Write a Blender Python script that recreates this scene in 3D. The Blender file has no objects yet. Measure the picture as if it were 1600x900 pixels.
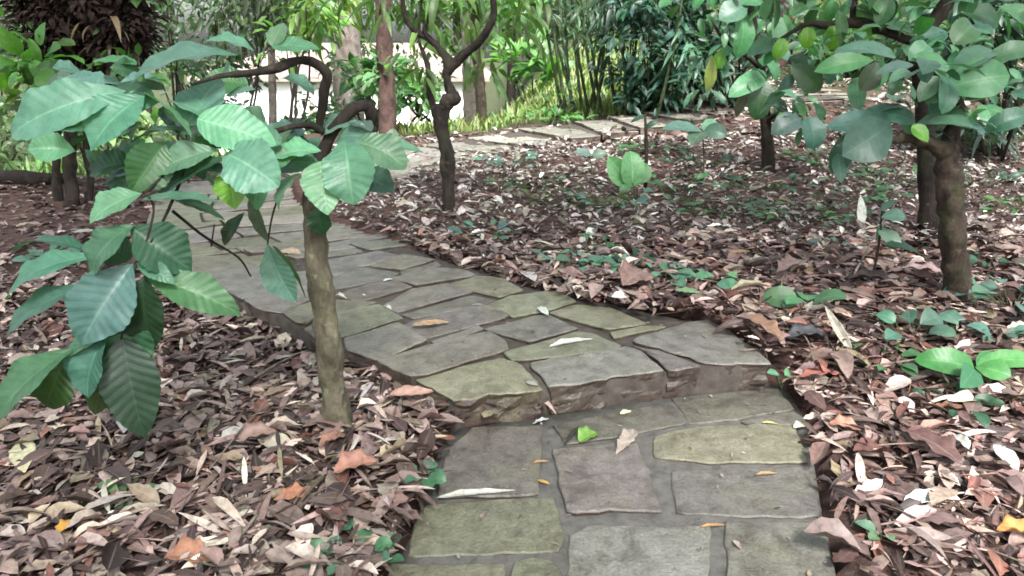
import bpy, math, random
import numpy as np
from mathutils import Vector, Matrix, noise

R = math.radians
rng = np.random.default_rng(7)
random.seed(7)
scene = bpy.context.scene
col = scene.collection

# ------------------------------------------------------------------ camera
W, H, F = 1600.0, 900.0, 1186.0
PITCH = R(18.2)
CAM = np.array((0.0, 0.0, 1.5))
cd = bpy.data.cameras.new('camera')
cd.sensor_width = 36.0
cd.lens = 36.0 * F / W
cd.clip_end = 400.0
cd.clip_start = 0.05
cam = bpy.data.objects.new('camera', cd)
col.objects.link(cam)
cam.location = CAM
cam.rotation_euler = (R(90) - PITCH, 0, 0)
scene.camera = cam
cd.dof.use_dof = True
cd.dof.focus_distance = 3.2
cd.dof.aperture_fstop = 8.0

FWD = np.array((0, math.cos(PITCH), -math.sin(PITCH)))
UPV = np.array((0, math.sin(PITCH), math.cos(PITCH)))


def ray(px, py):
    return FWD + np.array((1.0, 0, 0)) * (px - W / 2) / F - UPV * (py - H / 2) / F


def at(px, py, y):
    """world point seen at photo pixel (px, py) at ground distance y"""
    d = ray(px, py)
    return CAM + d * (y / d[1])


def onz(px, py, z):
    d = ray(px, py)
    return CAM + d * ((z - CAM[2]) / d[2])


def sst(a, b, x):
    t = np.clip((np.asarray(x, float) - a) / (b - a), 0, 1)
    return t * t * (3 - 2 * t)


_sn = np.random.default_rng(3)
_waves = [(_sn.normal(0, 1, 2) * f, _sn.uniform(0, 6.28), a) for f, a in
          ((0.5, .05), (0.6, .05), (1.1, .03), (1.4, .025), (2.6, .012), (3.3, .012), (5.5, .007), (7., .006), (11, .004), (13, .004))]


def hbase(x, y):
    x = np.asarray(x, float)
    y = np.asarray(y, float)
    u = ((x + .38) + (y - 2.88)) / 1.41421
    side = sst(.1, 1.25, u)
    zl = 0.0 + 0.06 * sst(3.2, 6.5, y)
    zr = 0.005 + .115 * sst(2.75, 3.6, y)
    z = zl * (1 - side) + zr * side
    # bank rising to the right and back
    z = z + 0.085 * np.maximum(0, y - 6.0) * sst(-1.5, 4.5, x)
    z = z + 0.05 * np.maximum(0, y - 16) * sst(2, 6, x)
    # falls away on the left and behind the trees in the middle
    z = z - 0.28 * np.clip(y - 7.8, 0, 9) * sst(-3.0, -4.6, x)
    z = z - 0.11 * np.clip(y - 11.5, 0, 20) * sst(2.0, -1.0, x) * (1 - .6 * sst(-3, -4.6, x))
    return z


def hgt(x, y):
    z = hbase(x, y)
    n = 0
    for k, p, a in _waves:
        n = n + a * np.sin(k[0] * x + k[1] * y + p)
    d = np.hypot(x, y)
    return z + n * (.35 + .65 * sst(4, 12, d))


def gnd(px, py, tmax=60):
    d = ray(px, py)
    t = np.linspace(.5, tmax, 3000)
    P = CAM[None] + d[None] * t[:, None]
    below = P[:, 2] < hgt(P[:, 0], P[:, 1])
    i = int(np.argmax(below)) if below.any() else len(t) - 1
    return P[i].copy()


# ------------------------------------------------------------------ mesh helpers
def mesh_object(name, verts, faces, mats, parent=None, smooth=True, uvs=None, cols=None, midx=None):
    """verts (n,3) world, faces (m,k) array or list of tuples -> one linked object"""
    verts = np.asarray(verts, float).reshape(-1, 3)
    if parent is not None:
        o0 = np.array(root_loc(parent))
        verts = verts - o0
    me = bpy.data.meshes.new(name)
    if isinstance(faces, np.ndarray):
        m, k = faces.shape
        me.vertices.add(len(verts))
        me.vertices.foreach_set('co', verts.astype(np.float32).ravel())
        me.loops.add(m * k)
        me.loops.foreach_set('vertex_index', faces.astype(np.int32).ravel())
        me.polygons.add(m)
        me.polygons.foreach_set('loop_start', np.arange(0, m * k, k, dtype=np.int32))
        me.polygons.foreach_set('loop_total', np.full(m, k, np.int32))
        me.update(calc_edges=True)
    else:
        me.from_pydata([tuple(v) for v in verts], [], [tuple(f) for f in faces])
    if uvs is not None:
        lay = me.uv_layers.new(name='UVMap')
        li = np.empty(len(me.loops), np.int32)
        me.loops.foreach_get('vertex_index', li)
        lay.data.foreach_set('uv', np.asarray(uvs, np.float32)[li].ravel())
    if cols is not None:
        c = np.ones((len(verts), 4), np.float32)
        c[:, :3] = cols
        a = me.color_attributes.new('tone', 'FLOAT_COLOR', 'POINT')
        a.data.foreach_set('color', c.ravel())
    for m_ in (mats if isinstance(mats, (list, tuple)) else [mats]):
        me.materials.append(m_)
    if midx is not None:
        me.polygons.foreach_set('material_index', np.asarray(midx, np.int32))
    me.polygons.foreach_set('use_smooth', np.full(len(me.polygons), bool(smooth)) if isinstance(smooth, bool) else np.array(smooth, bool))
    me.validate()
    me.update()
    o = bpy.data.objects.new(name, me)
    col.objects.link(o)
    if parent is not None:
        o.parent = parent
    return o


def root_loc(o):
    p = Vector((0, 0, 0))
    while o is not None:
        p = p + o.location
        o = o.parent
    return p


def tag(o, label, cat, group=None, kind=None):
    o['label'] = label
    o['category'] = cat
    if group:
        o['group'] = group
    if kind:
        o['kind'] = kind
    return o


def thing(name, label, cat, loc, group=None):
    o = bpy.data.objects.new(name, None)
    o.empty_display_size = .1
    col.objects.link(o)
    o.location = tuple(float(c) for c in loc)
    return tag(o, label, cat, group)


def spline(pts, per=6):
    """Catmull-Rom through rows (x,y,z,r)"""
    P = np.asarray(pts, float)
    if len(P) < 3:
        t = np.linspace(0, 1, per + 1)[:, None]
        return P[0] * (1 - t) + P[-1] * t
    Q = np.vstack((2 * P[0] - P[1], P, 2 * P[-1] - P[-2]))
    out = []
    for i in range(1, len(Q) - 2):
        a, b, c, d = Q[i - 1], Q[i], Q[i + 1], Q[i + 2]
        for j in range(per):
            t = j / per
            out.append(.5 * (2 * b + (c - a) * t + (2 * a - 5 * b + 4 * c - d) * t * t + (3 * b - a - 3 * c + d) * t ** 3))
    out.append(P[-1])
    return np.array(out)


class MB:
    def __init__(s):
        s.v, s.f, s.n = [], [], 0

    def add(s, v, f):
        v = np.asarray(v, float)
        s.v.append(v)
        s.f += [tuple(i + s.n for i in q) for q in f]
        s.n += len(v)

    def tube(s, pts, seg=8, per=6, rough=0.0, freq=9.0, raw=False):
        S = np.asarray(pts, float) if raw else spline(pts, per)
        C, r = S[:, :3], np.maximum(S[:, 3], .0008)
        T = np.gradient(C, axis=0)
        T /= np.linalg.norm(T, axis=1)[:, None] + 1e-9
        ref = np.array((1.0, 0, 0)) if abs(T[0][2]) > .7 else np.array((0, 0, 1.0))
        V = []
        a = np.cross(T[0], ref)
        for i in range(len(C)):
            a = a - T[i] * a.dot(T[i])
            a /= np.linalg.norm(a) + 1e-9
            b = np.cross(T[i], a)
            for k in range(seg):
                w = 2 * math.pi * k / seg
                dr = a * math.cos(w) + b * math.sin(w)
                p = C[i] + dr * r[i]
                if rough:
                    q = Vector(C[i] * freq + dr * 1.4)
                    q2 = Vector(C[i] * freq * 3.1 + dr * 3.1)
                    p = p + dr * r[i] * rough * (noise.noise(q) + .5 * noise.noise(q2))
                V.append(p)
        n = len(C)
        fs = [(i * seg + k, i * seg + (k + 1) % seg, (i + 1) * seg + (k + 1) % seg, (i + 1) * seg + k)
              for i in range(n - 1) for k in range(seg)]
        fs.append(tuple(range(seg))[::-1])
        fs.append(tuple((n - 1) * seg + k for k in range(seg)))
        s.add(V, fs)

    def box(s, lo, hi):
        x0, y0, z0 = lo
        x1, y1, z1 = hi
        s.add([(x0, y0, z0), (x1, y0, z0), (x1, y1, z0), (x0, y1, z0), (x0, y0, z1), (x1, y0, z1), (x1, y1, z1), (x0, y1, z1)],
              [(0, 3, 2, 1), (4, 5, 6, 7), (0, 1, 5, 4), (1, 2, 6, 5), (2, 3, 7, 6), (3, 0, 4, 7)])

    def build(s, name, mat, parent=None, smooth=True, cols=None):
        return mesh_object(name, np.vstack(s.v), s.f, mat, parent, smooth, cols=cols)


# ------------------------------------------------------------------ leaves
def leaf_template(nl, nw, ratio, shape='ovate', droop=.5, fold=.2, wave=.0, corr=.0, nv=11, twist=0., curl=0., seed=0, rag=0., scal=0.):
    r = np.random.default_rng(seed)
    t = np.linspace(0, 1, nl + 1)
    if shape == 'ovate':
        prof = np.sin(math.pi * t ** .8) ** .8
    elif shape == 'obovate':
        prof = np.sin(math.pi * t ** 1.25) ** .75
    elif shape == 'ell':
        prof = np.sin(math.pi * t ** 1.02) ** 1.05
    elif shape == 'round':
        prof = np.sin(math.pi * t ** .9) ** .55
    else:
        prof = np.sin(math.pi * t ** .75) ** .9 * (1 - .2 * t)
    prof = np.maximum(prof, .015)
    s = np.linspace(-1, 1, nw + 1)
    T, S = np.meshgrid(t, s, indexing='ij')
    k1, k2 = r.uniform(2.2, 4.2, 2)
    p1, p2 = r.uniform(0, 6.28, 2)
    edge = np.where(S < 0, np.sin(6.283 * k1 * T + p1), np.sin(6.283 * k2 * T + p2))
    wid = ratio / 2 * prof[:, None] * np.ones_like(S)
    if rag:
        ra, rb = 1 - rag * r.random(nl + 1), 1 - rag * r.random(nl + 1)
        wid = wid * np.where(S < 0, ra[:, None], rb[:, None])
    if scal:
        wid = wid * (1 + scal * np.abs(np.sin(math.pi * (nv * T - 1.5))) - scal * .5)
    Y = S * wid * (1 + .05 * wave / .05 * edge * np.abs(S) if wave else 1)
    Z = fold * np.abs(Y) + wave * edge * np.abs(S) ** 1.6 * prof[:, None]
    if corr:
        ph = nv * T - 1.5 * np.abs(S)
        Z = Z + corr * np.sin(6.283 * ph) * np.abs(S) ** .5 * (1 - np.abs(S) ** 6) * prof[:, None]
    if curl:
        Z = Z + curl * (Y ** 2) / max(ratio, .05) * 4
    if twist:
        a = twist * T
        Y, Z = Y * np.cos(a) - Z * np.sin(a), Y * np.sin(a) + Z * np.cos(a)
    th = droop * t ** 1.3
    dt = 1 / nl
    cx = np.concatenate(([0], np.cumsum(np.cos((th[1:] + th[:-1]) / 2)) * dt))
    cz = np.concatenate(([0], -np.cumsum(np.sin((th[1:] + th[:-1]) / 2)) * dt))
    ang = math.atan2(-cz[-1], cx[-1])
    ca, sa = math.cos(ang), math.sin(ang)
    Lc = math.hypot(cx[-1], cz[-1])
    one = np.ones_like(Z)

    def rot(a, b):
        return (a * ca - b * sa) / Lc, (a * sa + b * ca) / Lc
    mx_, mz_ = rot(cx[:, None] * one, cz[:, None] * one)
    ox_, oz_ = rot(Z * np.sin(th)[:, None], Z * np.cos(th)[:, None])
    V = np.stack((np.stack((mx_, 0 * one, mz_), -1).reshape(-1, 3), np.stack((ox_, Y, oz_), -1).reshape(-1, 3)))
    U = np.stack((T, S * .5 + .5), -1).reshape(-1, 2)
    i, j = np.meshgrid(np.arange(nl), np.arange(nw), indexing='ij')
    a = (i * (nw + 1) + j).ravel()
    Fq = np.stack((a, a + nw + 1, a + nw + 2, a + 1), -1)
    return V, Fq, U


def frames(D, N):
    D = D / (np.linalg.norm(D, axis=1)[:, None] + 1e-9)
    S = np.cross(N, D)
    S /= np.linalg.norm(S, axis=1)[:, None] + 1e-9
    N2 = np.cross(D, S)
    return np.stack((D, S, N2), -1)      # columns


def leaves_mesh(templates, P, D, N, L, C, wsc=None):
    """place one template per leaf: returns verts, faces, uvs, cols"""
    P, D, N, L, C = (np.asarray(a, float) for a in (P, D, N, L, C))
    M = frames(D, N)
    n = len(P)
    wsc = np.ones(n) if wsc is None else np.asarray(wsc, float)
    which = rng.integers(0, len(templates), n)
    Vs, Fs, Us, Cs, off = [], [], [], [], 0
    for k, (V, Fq, U) in enumerate(templates):
        idx = np.nonzero(which == k)[0]
        if not len(idx):
            continue
        loc = (V[0][None] + V[1][None] * wsc[idx][:, None, None]) * L[idx][:, None, None]
        X = np.einsum('nij,nkj->nki', M[idx], loc) + P[idx][:, None, :]
        Vs.append(X.reshape(-1, 3))
        Fs.append((Fq[None] + (np.arange(len(idx)) * V.shape[1])[:, None, None]).reshape(-1, 4) + off)
        Us.append(np.tile(U, (len(idx), 1)))
        Cs.append(np.repeat(C[idx], V.shape[1], axis=0))
        off += len(idx) * V.shape[1]
    return np.vstack(Vs), np.vstack(Fs), np.vstack(Us), np.vstack(Cs)


def rand_unit(n):
    v = rng.normal(0, 1, (n, 3))
    return v / np.linalg.norm(v, axis=1)[:, None]


def vary(base, n, amt=.25, hue=.06):
    b = np.asarray(base, float)[None]
    k = np.exp(rng.normal(0, amt, (n, 1)))
    h = 1 + rng.normal(0, hue, (n, 3))
    return np.clip(b * k * h, .002, .9)


# ------------------------------------------------------------------ materials
def new_mat(name):
    m = bpy.data.materials.new(name)
    m.use_nodes = True
    nt = m.node_tree
    b = nt.nodes['Principled BSDF']
    return m, nt, b


def nd(nt, typ, **kw):
    n = nt.nodes.new(typ)
    for k, v in kw.items():
        if k in n.inputs:
            n.inputs[k].default_value = v
        else:
            setattr(n, k, v)
    return n


def ramp(nt, src, stops):
    r = nt.nodes.new('ShaderNodeValToRGB')
    while len(r.color_ramp.elements) < len(stops):
        r.color_ramp.elements.new(.5)
    for e, (p, c) in zip(r.color_ramp.elements, stops):
        e.position = p
        e.color = (*c, 1)
    nt.links.new(src, r.inputs[0])
    return r.outputs[0]


def mixc(nt, fac, a, b, mode='MIX'):
    m = nt.nodes.new('ShaderNodeMix')
    m.data_type = 'RGBA'
    m.blend_type = mode
    for sock, val in ((0, fac), (6, a), (7, b)):
        if hasattr(val, 'is_output'):
            nt.links.new(val, m.inputs[sock])
        elif sock == 0:
            m.inputs[0].default_value = val
        else:
            m.inputs[sock].default_value = (*val, 1)
    return m.outputs[2]


def objco(nt):
    g = nt.nodes.new('ShaderNodeNewGeometry')
    return g.outputs['Position']


def noi(nt, co, scale, detail=4, rough=.55, dist=0.):
    n = nd(nt, 'ShaderNodeTexNoise')
    n.inputs['Scale'].default_value = scale
    n.inputs['Detail'].default_value = detail
    n.inputs['Roughness'].default_value = rough
    n.inputs['Distortion'].default_value = dist
    nt.links.new(co, n.inputs['Vector'])
    return n.outputs['Fac']


def bump(nt, b, h, strength=.4, dist=.01):
    n = nd(nt, 'ShaderNodeBump')
    n.inputs['Strength'].default_value = strength
    n.inputs['Distance'].default_value = dist
    nt.links.new(h, n.inputs['Height'])
    nt.links.new(n.outputs[0], b.inputs['Normal'])


def math_(nt, op, a, b=None, clamp=False):
    m = nt.nodes.new('ShaderNodeMath')
    m.operation = op
    m.use_clamp = clamp
    for i, v in enumerate((a, b)):
        if v is None:
            continue
        if hasattr(v, 'is_output'):
            nt.links.new(v, m.inputs[i])
        else:
            m.inputs[i].default_value = v
    return m.outputs[0]


def tone(nt):
    a = nd(nt, 'ShaderNodeAttribute', attribute_name='tone')
    return a.outputs['Color']


def mat_stone(name, dirt_shade=False):
    m, nt, b = new_mat(name)
    co = objco(nt)
    big = noi(nt, co, 3.2, 5, .6)
    mid = noi(nt, co, 14, 6, .65)
    fine = noi(nt, co, 90, 4, .7)
    c = ramp(nt, mid, [(.25, (.62, .60, .57)), (.5, (.95, .93, .9)), (.75, (1.25, 1.23, 1.2))])
    c = mixc(nt, 1.0, tone(nt), c, 'MULTIPLY')
    moss = ramp(nt, big, [(.46, (0, 0, 0)), (.68, (1, 1, 1))])
    c = mixc(nt, mixc(nt, 1.0, moss, (.4, .4, .4), 'MULTIPLY'), c, (.125, .125, .068))
    lich = ramp(nt, noi(nt, co, 22, 3, .5), [(.66, (0, 0, 0)), (.74, (1, 1, 1))])
    c = mixc(nt, mixc(nt, 1.0, lich, (.35, .35, .35), 'MULTIPLY'), c, (.24, .24, .19))
    spk = ramp(nt, fine, [(.3, (.55, .53, .51)), (.55, (1, 1, 1)), (.75, (1.25, 1.24, 1.2))])
    c = mixc(nt, .8, c, spk, 'MULTIPLY')
    stain = ramp(nt, noi(nt, co, 6.5, 6, .7, .8), [(.36, (.5, .46, .43)), (.52, (1, 1, 1))])
    c = mixc(nt, .75, c, stain, 'MULTIPLY')
    crk = nd(nt, 'ShaderNodeTexNoise')
    crk.inputs['Scale'].default_value = 5.0
    crk.inputs['Detail'].default_value = 8
    crk.inputs['Roughness'].default_value = .6
    nt.links.new(co, crk.inputs['Vector'])
    cl = ramp(nt, math_(nt, 'ABSOLUTE', math_(nt, 'SUBTRACT', crk.outputs['Fac'], .47)), [(.0, (.45, .42, .4)), (.012, (1, 1, 1))])
    c = mixc(nt, .55, c, cl, 'MULTIPLY')
    if dirt_shade:
        dm = ramp(nt, noi(nt, co, 9, 5, .6), [(.34, (0, 0, 0)), (.6, (1, 1, 1))])
        c = mixc(nt, dm, mixc(nt, 1., c, (.66, .6, .55), 'MULTIPLY'), (.05, .034, .028))
    nt.links.new(c, b.inputs['Base Color'])
    b.inputs['Roughness'].default_value = .62
    rr = ramp(nt, big, [(.3, (.28,) * 3), (.7, (.5,) * 3)])
    nt.links.new(rr, b.inputs['Roughness'])
    b.inputs['Specular IOR Level'].default_value = .45
    h = math_(nt, 'ADD', math_(nt, 'MULTIPLY', mid, .7), math_(nt, 'MULTIPLY', fine, .3))
    bump(nt, b, h, .8, .016)
    return m


def mat_simple_noise(name, c1, c2, scale=12, rough=.85, bs=.5, bd=.01, c3=None, spec=.3):
    m, nt, b = new_mat(name)
    co = objco(nt)
    n1 = noi(nt, co, scale, 6, .65)
    stops = [(.3, c1), (.68, c2)] if c3 is None else [(.28, c1), (.5, c2), (.7, c3)]
    nt.links.new(ramp(nt, n1, stops), b.inputs['Base Color'])
    b.inputs['Roughness'].default_value = rough
    b.inputs['Specular IOR Level'].default_value = spec
    bump(nt, b, noi(nt, co, scale * 3, 5, .7), bs, bd)
    return m


def mat_bark(name, c1, c2, moss=None, scale=14, stretch=.35, mossamt=(.5, .68), bd=.012):
    m, nt, b = new_mat(name)
    g = objco(nt)
    mp = nd(nt, 'ShaderNodeMapping')
    mp.inputs['Scale'].default_value = (1, 1, stretch)
    nt.links.new(g, mp.inputs['Vector'])
    n1 = noi(nt, mp.outputs[0], scale, 7, .7, .4)
    c = ramp(nt, n1, [(.3, c1), (.65, c2)])
    if moss:
        mm = ramp(nt, noi(nt, g, 9, 5, .6), [(mossamt[0], (0,) * 3), (mossamt[1], (1,) * 3)])
        c = mixc(nt, mm, c, moss)
    blot = ramp(nt, noi(nt, g, 7, 5, .65, .5), [(.38, (.45, .42, .4)), (.55, (1, 1, 1))])
    c = mixc(nt, .85, c, blot, 'MULTIPLY')
    pale = ramp(nt, noi(nt, g, 19, 4, .6), [(.6, (0,) * 3), (.72, (1,) * 3)])
    c = mixc(nt, mixc(nt, 1., pale, (.6,) * 3, 'MULTIPLY'), c, tuple(min(1, x * 1.9) for x in c2))
    nt.links.new(c, b.inputs['Base Color'])
    b.inputs['Roughness'].default_value = .85
    b.inputs['Specular IOR Level'].default_value = .25
    bump(nt, b, noi(nt, mp.outputs[0], scale * 2.5, 6, .75, .8), 1.0, bd * 1.4)
    return m


def mat_leaf(name, rough=.4, transl=.28, veins=True, spec=.5, vein_col=1.35, rib=.16):
    m, nt, b = new_mat(name)
    c = tone(nt)
    co = objco(nt)
    mott = ramp(nt, noi(nt, co, 25, 4, .6), [(.3, (.75, .78, .75)), (.7, (1.2, 1.18, 1.15))])
    c = mixc(nt, 1., c, mott, 'MULTIPLY')
    if veins:
        uv = nd(nt, 'ShaderNodeUVMap')
        sp = nd(nt, 'ShaderNodeSeparateXYZ')
        nt.links.new(uv.outputs[0], sp.inputs[0])
        s = math_(nt, 'ABSOLUTE', math_(nt, 'SUBTRACT', math_(nt, 'MULTIPLY', sp.outputs[1], 2.), 1.))
        ph = math_(nt, 'SUBTRACT', math_(nt, 'MULTIPLY', sp.outputs[0], 11.), math_(nt, 'MULTIPLY', s, 1.5))
        fr = math_(nt, 'ABSOLUTE', math_(nt, 'SUBTRACT', math_(nt, 'FRACT', ph), .5))
        v1 = math_(nt, 'LESS_THAN', fr, .045)
        mid = math_(nt, 'LESS_THAN', s, .045)
        hgt_ = math_(nt, 'SUBTRACT', math_(nt, 'POWER', math_(nt, 'MULTIPLY', fr, 2.), .7), math_(nt, 'MULTIPLY', mid, .8))
        bump(nt, b, math_(nt, 'ADD', hgt_, math_(nt, 'MULTIPLY', noi(nt, co, 60, 3, .6), .5)), rib, .01)
        vv = math_(nt, 'MAXIMUM', math_(nt, 'MULTIPLY', v1, rib * 2.2), mid)
        c = mixc(nt, vv, c, mixc(nt, 1., c, (vein_col * 1.15, vein_col, vein_col * .95), 'MULTIPLY'))
    nt.links.new(c, b.inputs['Base Color'])
    b.inputs['Roughness'].default_value = rough
    b.inputs['Specular IOR Level'].default_value = spec
    if transl:
        tr = nd(nt, 'ShaderNodeBsdfTranslucent')
        nt.links.new(mixc(nt, 1., c, (1.5, 1.9, .7), 'MULTIPLY'), tr.inputs['Color'])
        mx = nd(nt, 'ShaderNodeMixShader')
        mx.inputs[0].default_value = transl
        out = nt.nodes['Material Output']
        nt.links.new(b.outputs[0], mx.inputs[1])
        nt.links.new(tr.outputs[0], mx.inputs[2])
        nt.links.new(mx.outputs[0], out.inputs['Surface'])
    return m


def mat_litter(name):
    m, nt, b = new_mat(name)
    co = objco(nt)
    c = tone(nt)
    mott = ramp(nt, noi(nt, co, 40, 5, .65), [(.28, (.5, .46, .44)), (.5, (.95, .93, .92)), (.72, (1.25, 1.22, 1.2))])
    c = mixc(nt, 1., c, mott, 'MULTIPLY')
    uv = nd(nt, 'ShaderNodeUVMap')
    sp = nd(nt, 'ShaderNodeSeparateXYZ')
    nt.links.new(uv.outputs[0], sp.inputs[0])
    s = math_(nt, 'ABSOLUTE', math_(nt, 'SUBTRACT', math_(nt, 'MULTIPLY', sp.outputs[1], 2.), 1.))
    mid = math_(nt, 'LESS_THAN', s, .07)
    c = mixc(nt, math_(nt, 'MULTIPLY', mid, .22), c, (.3, .25, .21))
    nt.links.new(c, b.inputs['Base Color'])
    b.inputs['Roughness'].default_value = .55
    b.inputs['Specular IOR Level'].default_value = .4
    bump(nt, b, noi(nt, co, 120, 3, .6), .35, .003)
    return m


M_STONE = mat_stone('weathered_stone')
M_SIDE = mat_stone('soil_stained_shaded_stone', True)  # soil stain, with the shade on the stone sides put into the colour too
M_MORTAR = mat_simple_noise('grey_mortar', (.06, .057, .051), (.125, .12, .108), 22, .9, .6, .006)
M_SOIL = mat_simple_noise('forest_soil', (.03, .017, .014), (.075, .042, .034), 16, .95, 1., .03, (.125, .07, .056))
M_GRASS = mat_leaf('grass_blade', .5, .3, False)
M_LITTER = mat_litter('dry_leaf')
M_LEAF = mat_leaf('broad_green_leaf', .42, .25, spec=.42)
M_SMALLLEAF = mat_leaf('small_green_leaf', .42, .25, spec=.42, rib=.05)
M_BGLEAF = mat_leaf('thicket_leaf', .45, .35, False)
M_BARK = mat_bark('olive_bark', (.05, .043, .03), (.18, .16, .11), (.10, .105, .06))
M_DARKBARK = mat_bark('dark_bark', (.012, .009, .008), (.045, .034, .028), (.03, .034, .018))
M_MOSSBARK = mat_bark('mossy_bark', (.018, .013, .010), (.085, .062, .048), (.055, .056, .028), mossamt=(.5, .66), stretch=.6)
M_REDBARK = mat_bark('reddish_bark', (.035, .02, .016), (.095, .06, .05), None, 10)
M_PALEBARK = mat_bark('pale_bark', (.2, .165, .145), (.36, .31, .28), None, 8)
M_BAMBOO = mat_bark('bamboo_culm', (.025, .035, .018), (.065, .09, .04), None, 20, .1, bd=.003)
M_DEAD = mat_simple_noise('dead_frond', (.010, .007, .006), (.035, .024, .02), 18, .95, .3, .01, None, .08)
M_WOOD = mat_bark('rotten_wood', (.008, .006, .005), (.028, .021, .017), None, 10)
M_WALL = mat_simple_noise('white_plaster', (.82, .82, .81), (.88, .88, .87), 3, .8, .1, .004)
M_ROOF = mat_simple_noise('brown_roofing', (.2, .15, .125), (.34, .28, .25), 5, .8, .3, .02)
M_METAL = mat_simple_noise('dark_metal', (.02, .02, .02), (.04, .04, .04), 8, .5, .1, .002)

_nt = M_SOIL.node_tree
_b = _nt.nodes['Principled BSDF']
_src = _b.inputs['Base Color'].links[0].from_socket
_pos = objco(_nt)
_sp = nd(_nt, 'ShaderNodeSeparateXYZ')
_nt.links.new(_pos, _sp.inputs[0])
_yy = math_(_nt, 'ADD', math_(_nt, 'MULTIPLY', math_(_nt, 'SUBTRACT', _sp.outputs[1], 10.5), .25), math_(_nt, 'MULTIPLY', math_(_nt, 'SUBTRACT', noi(_nt, _pos, .9, 4, .6), .5), 1.2), True)
_moss = ramp(_nt, noi(_nt, _pos, 5, 5, .65), [(.3, (.025, .035, .014)), (.7, (.075, .085, .035))])
_nt.links.new(mixc(_nt, _yy, _src, _moss), _b.inputs['Base Color'])

# ------------------------------------------------------------------ world, sun
world = bpy.data.worlds.new('World')
scene.world = world
world.use_nodes = True
wn = world.node_tree
bgn = wn.nodes['Background']
sky = wn.nodes.new('ShaderNodeTexSky')
sky.sky_type = 'NISHITA'
sky.sun_disc = False
SUN_EL, SUN_AZ = R(52), R(165)      # azimuth from +Y (ahead), negative = to the left
sky.sun_elevation = SUN_EL
sky.sun_rotation = SUN_AZ
sky.air_density = 1.0
sky.dust_density = 4.0
hs = wn.nodes.new('ShaderNodeHueSaturation')
hs.inputs['Saturation'].default_value = .35
wn.links.new(sky.outputs[0], hs.inputs['Color'])
wn.links.new(hs.outputs[0], bgn.inputs[0])
bgn.inputs[1].default_value = .125
sl = bpy.data.lights.new('sun', 'SUN')
sl.energy = 3.6
sl.angle = R(14)
sl.color = (1, .985, .965)
so = bpy.data.objects.new('sun', sl)
col.objects.link(so)
sd = Vector((math.sin(SUN_AZ) * math.cos(SUN_EL), math.cos(SUN_AZ) * math.cos(SUN_EL), math.sin(SUN_EL)))
so.rotation_euler = sd.to_track_quat('Z', 'Y').to_euler()
so.location = (0, 0, 12)

# ------------------------------------------------------------------ ground
def build_ground():
    def axis(lo, hi, fine_lo, fine_hi, step):
        a = [fine_lo]
        while a[-1] < fine_hi:
            a.append(a[-1] + step)
        s = step
        b = a[-1]
        while b < hi:
            s *= 1.18
            b += s
            a.append(b)
        s = step
        c = fine_lo
        pre = []
        while c > lo:
            s *= 1.18
            c -= s
            pre.append(c)
        return np.array(pre[::-1] + a)
    xs = axis(-150, 150, -5, 6, .06)
    ys = axis(-40, 190, .5, 11, .06)
    X, Y = np.meshgrid(xs, ys, indexing='ij')
    Z = hgt(X, Y)
    # sink the soil under the two flights of the path
    u = ((X + .38) + (Y - 2.88)) / 1.41421
    v = (-(X + .38) + (Y - 2.88)) / 1.41421
    u = u - .13 * np.maximum(0, v - 2.3) ** 2
    inside = (u > .08) & (u < np.where(v < .3, 1.56, 1.32)) & (v > -1.1) & (v < 6.6) & (Y > 2.9)
    Z = np.where(inside, np.minimum(Z, .03), Z)
    low = (X > -.45) & (X < .98 + .295 * (Y - 1.85)) & (Y < 3.2)
    Z = np.where(low, np.minimum(Z, -.05), Z)
    n, m = X.shape
    i, j = np.meshgrid(np.arange(n - 1), np.arange(m - 1), indexing='ij')
    a = (i * m + j).ravel()
    Fq = np.stack((a, a + m, a + m + 1, a + 1), -1)
    o = mesh_object('ground', np.stack((X, Y, Z), -1).reshape(-1, 3), Fq, M_SOIL)
    tag(o, 'dark reddish forest soil under the leaf litter', 'ground', kind='structure')


build_ground()


# ------------------------------------------------------------------ paving
def densify(poly, step=.035):
    out = []
    n = len(poly)
    for i in range(n):
        a, b = np.array(poly[i]), np.array(poly[(i + 1) % n])
        k = max(1, int(np.linalg.norm(b - a) / step))
        for j in range(k):
            out.append(a + (b - a) * j / k)
    return np.array(out)


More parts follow.
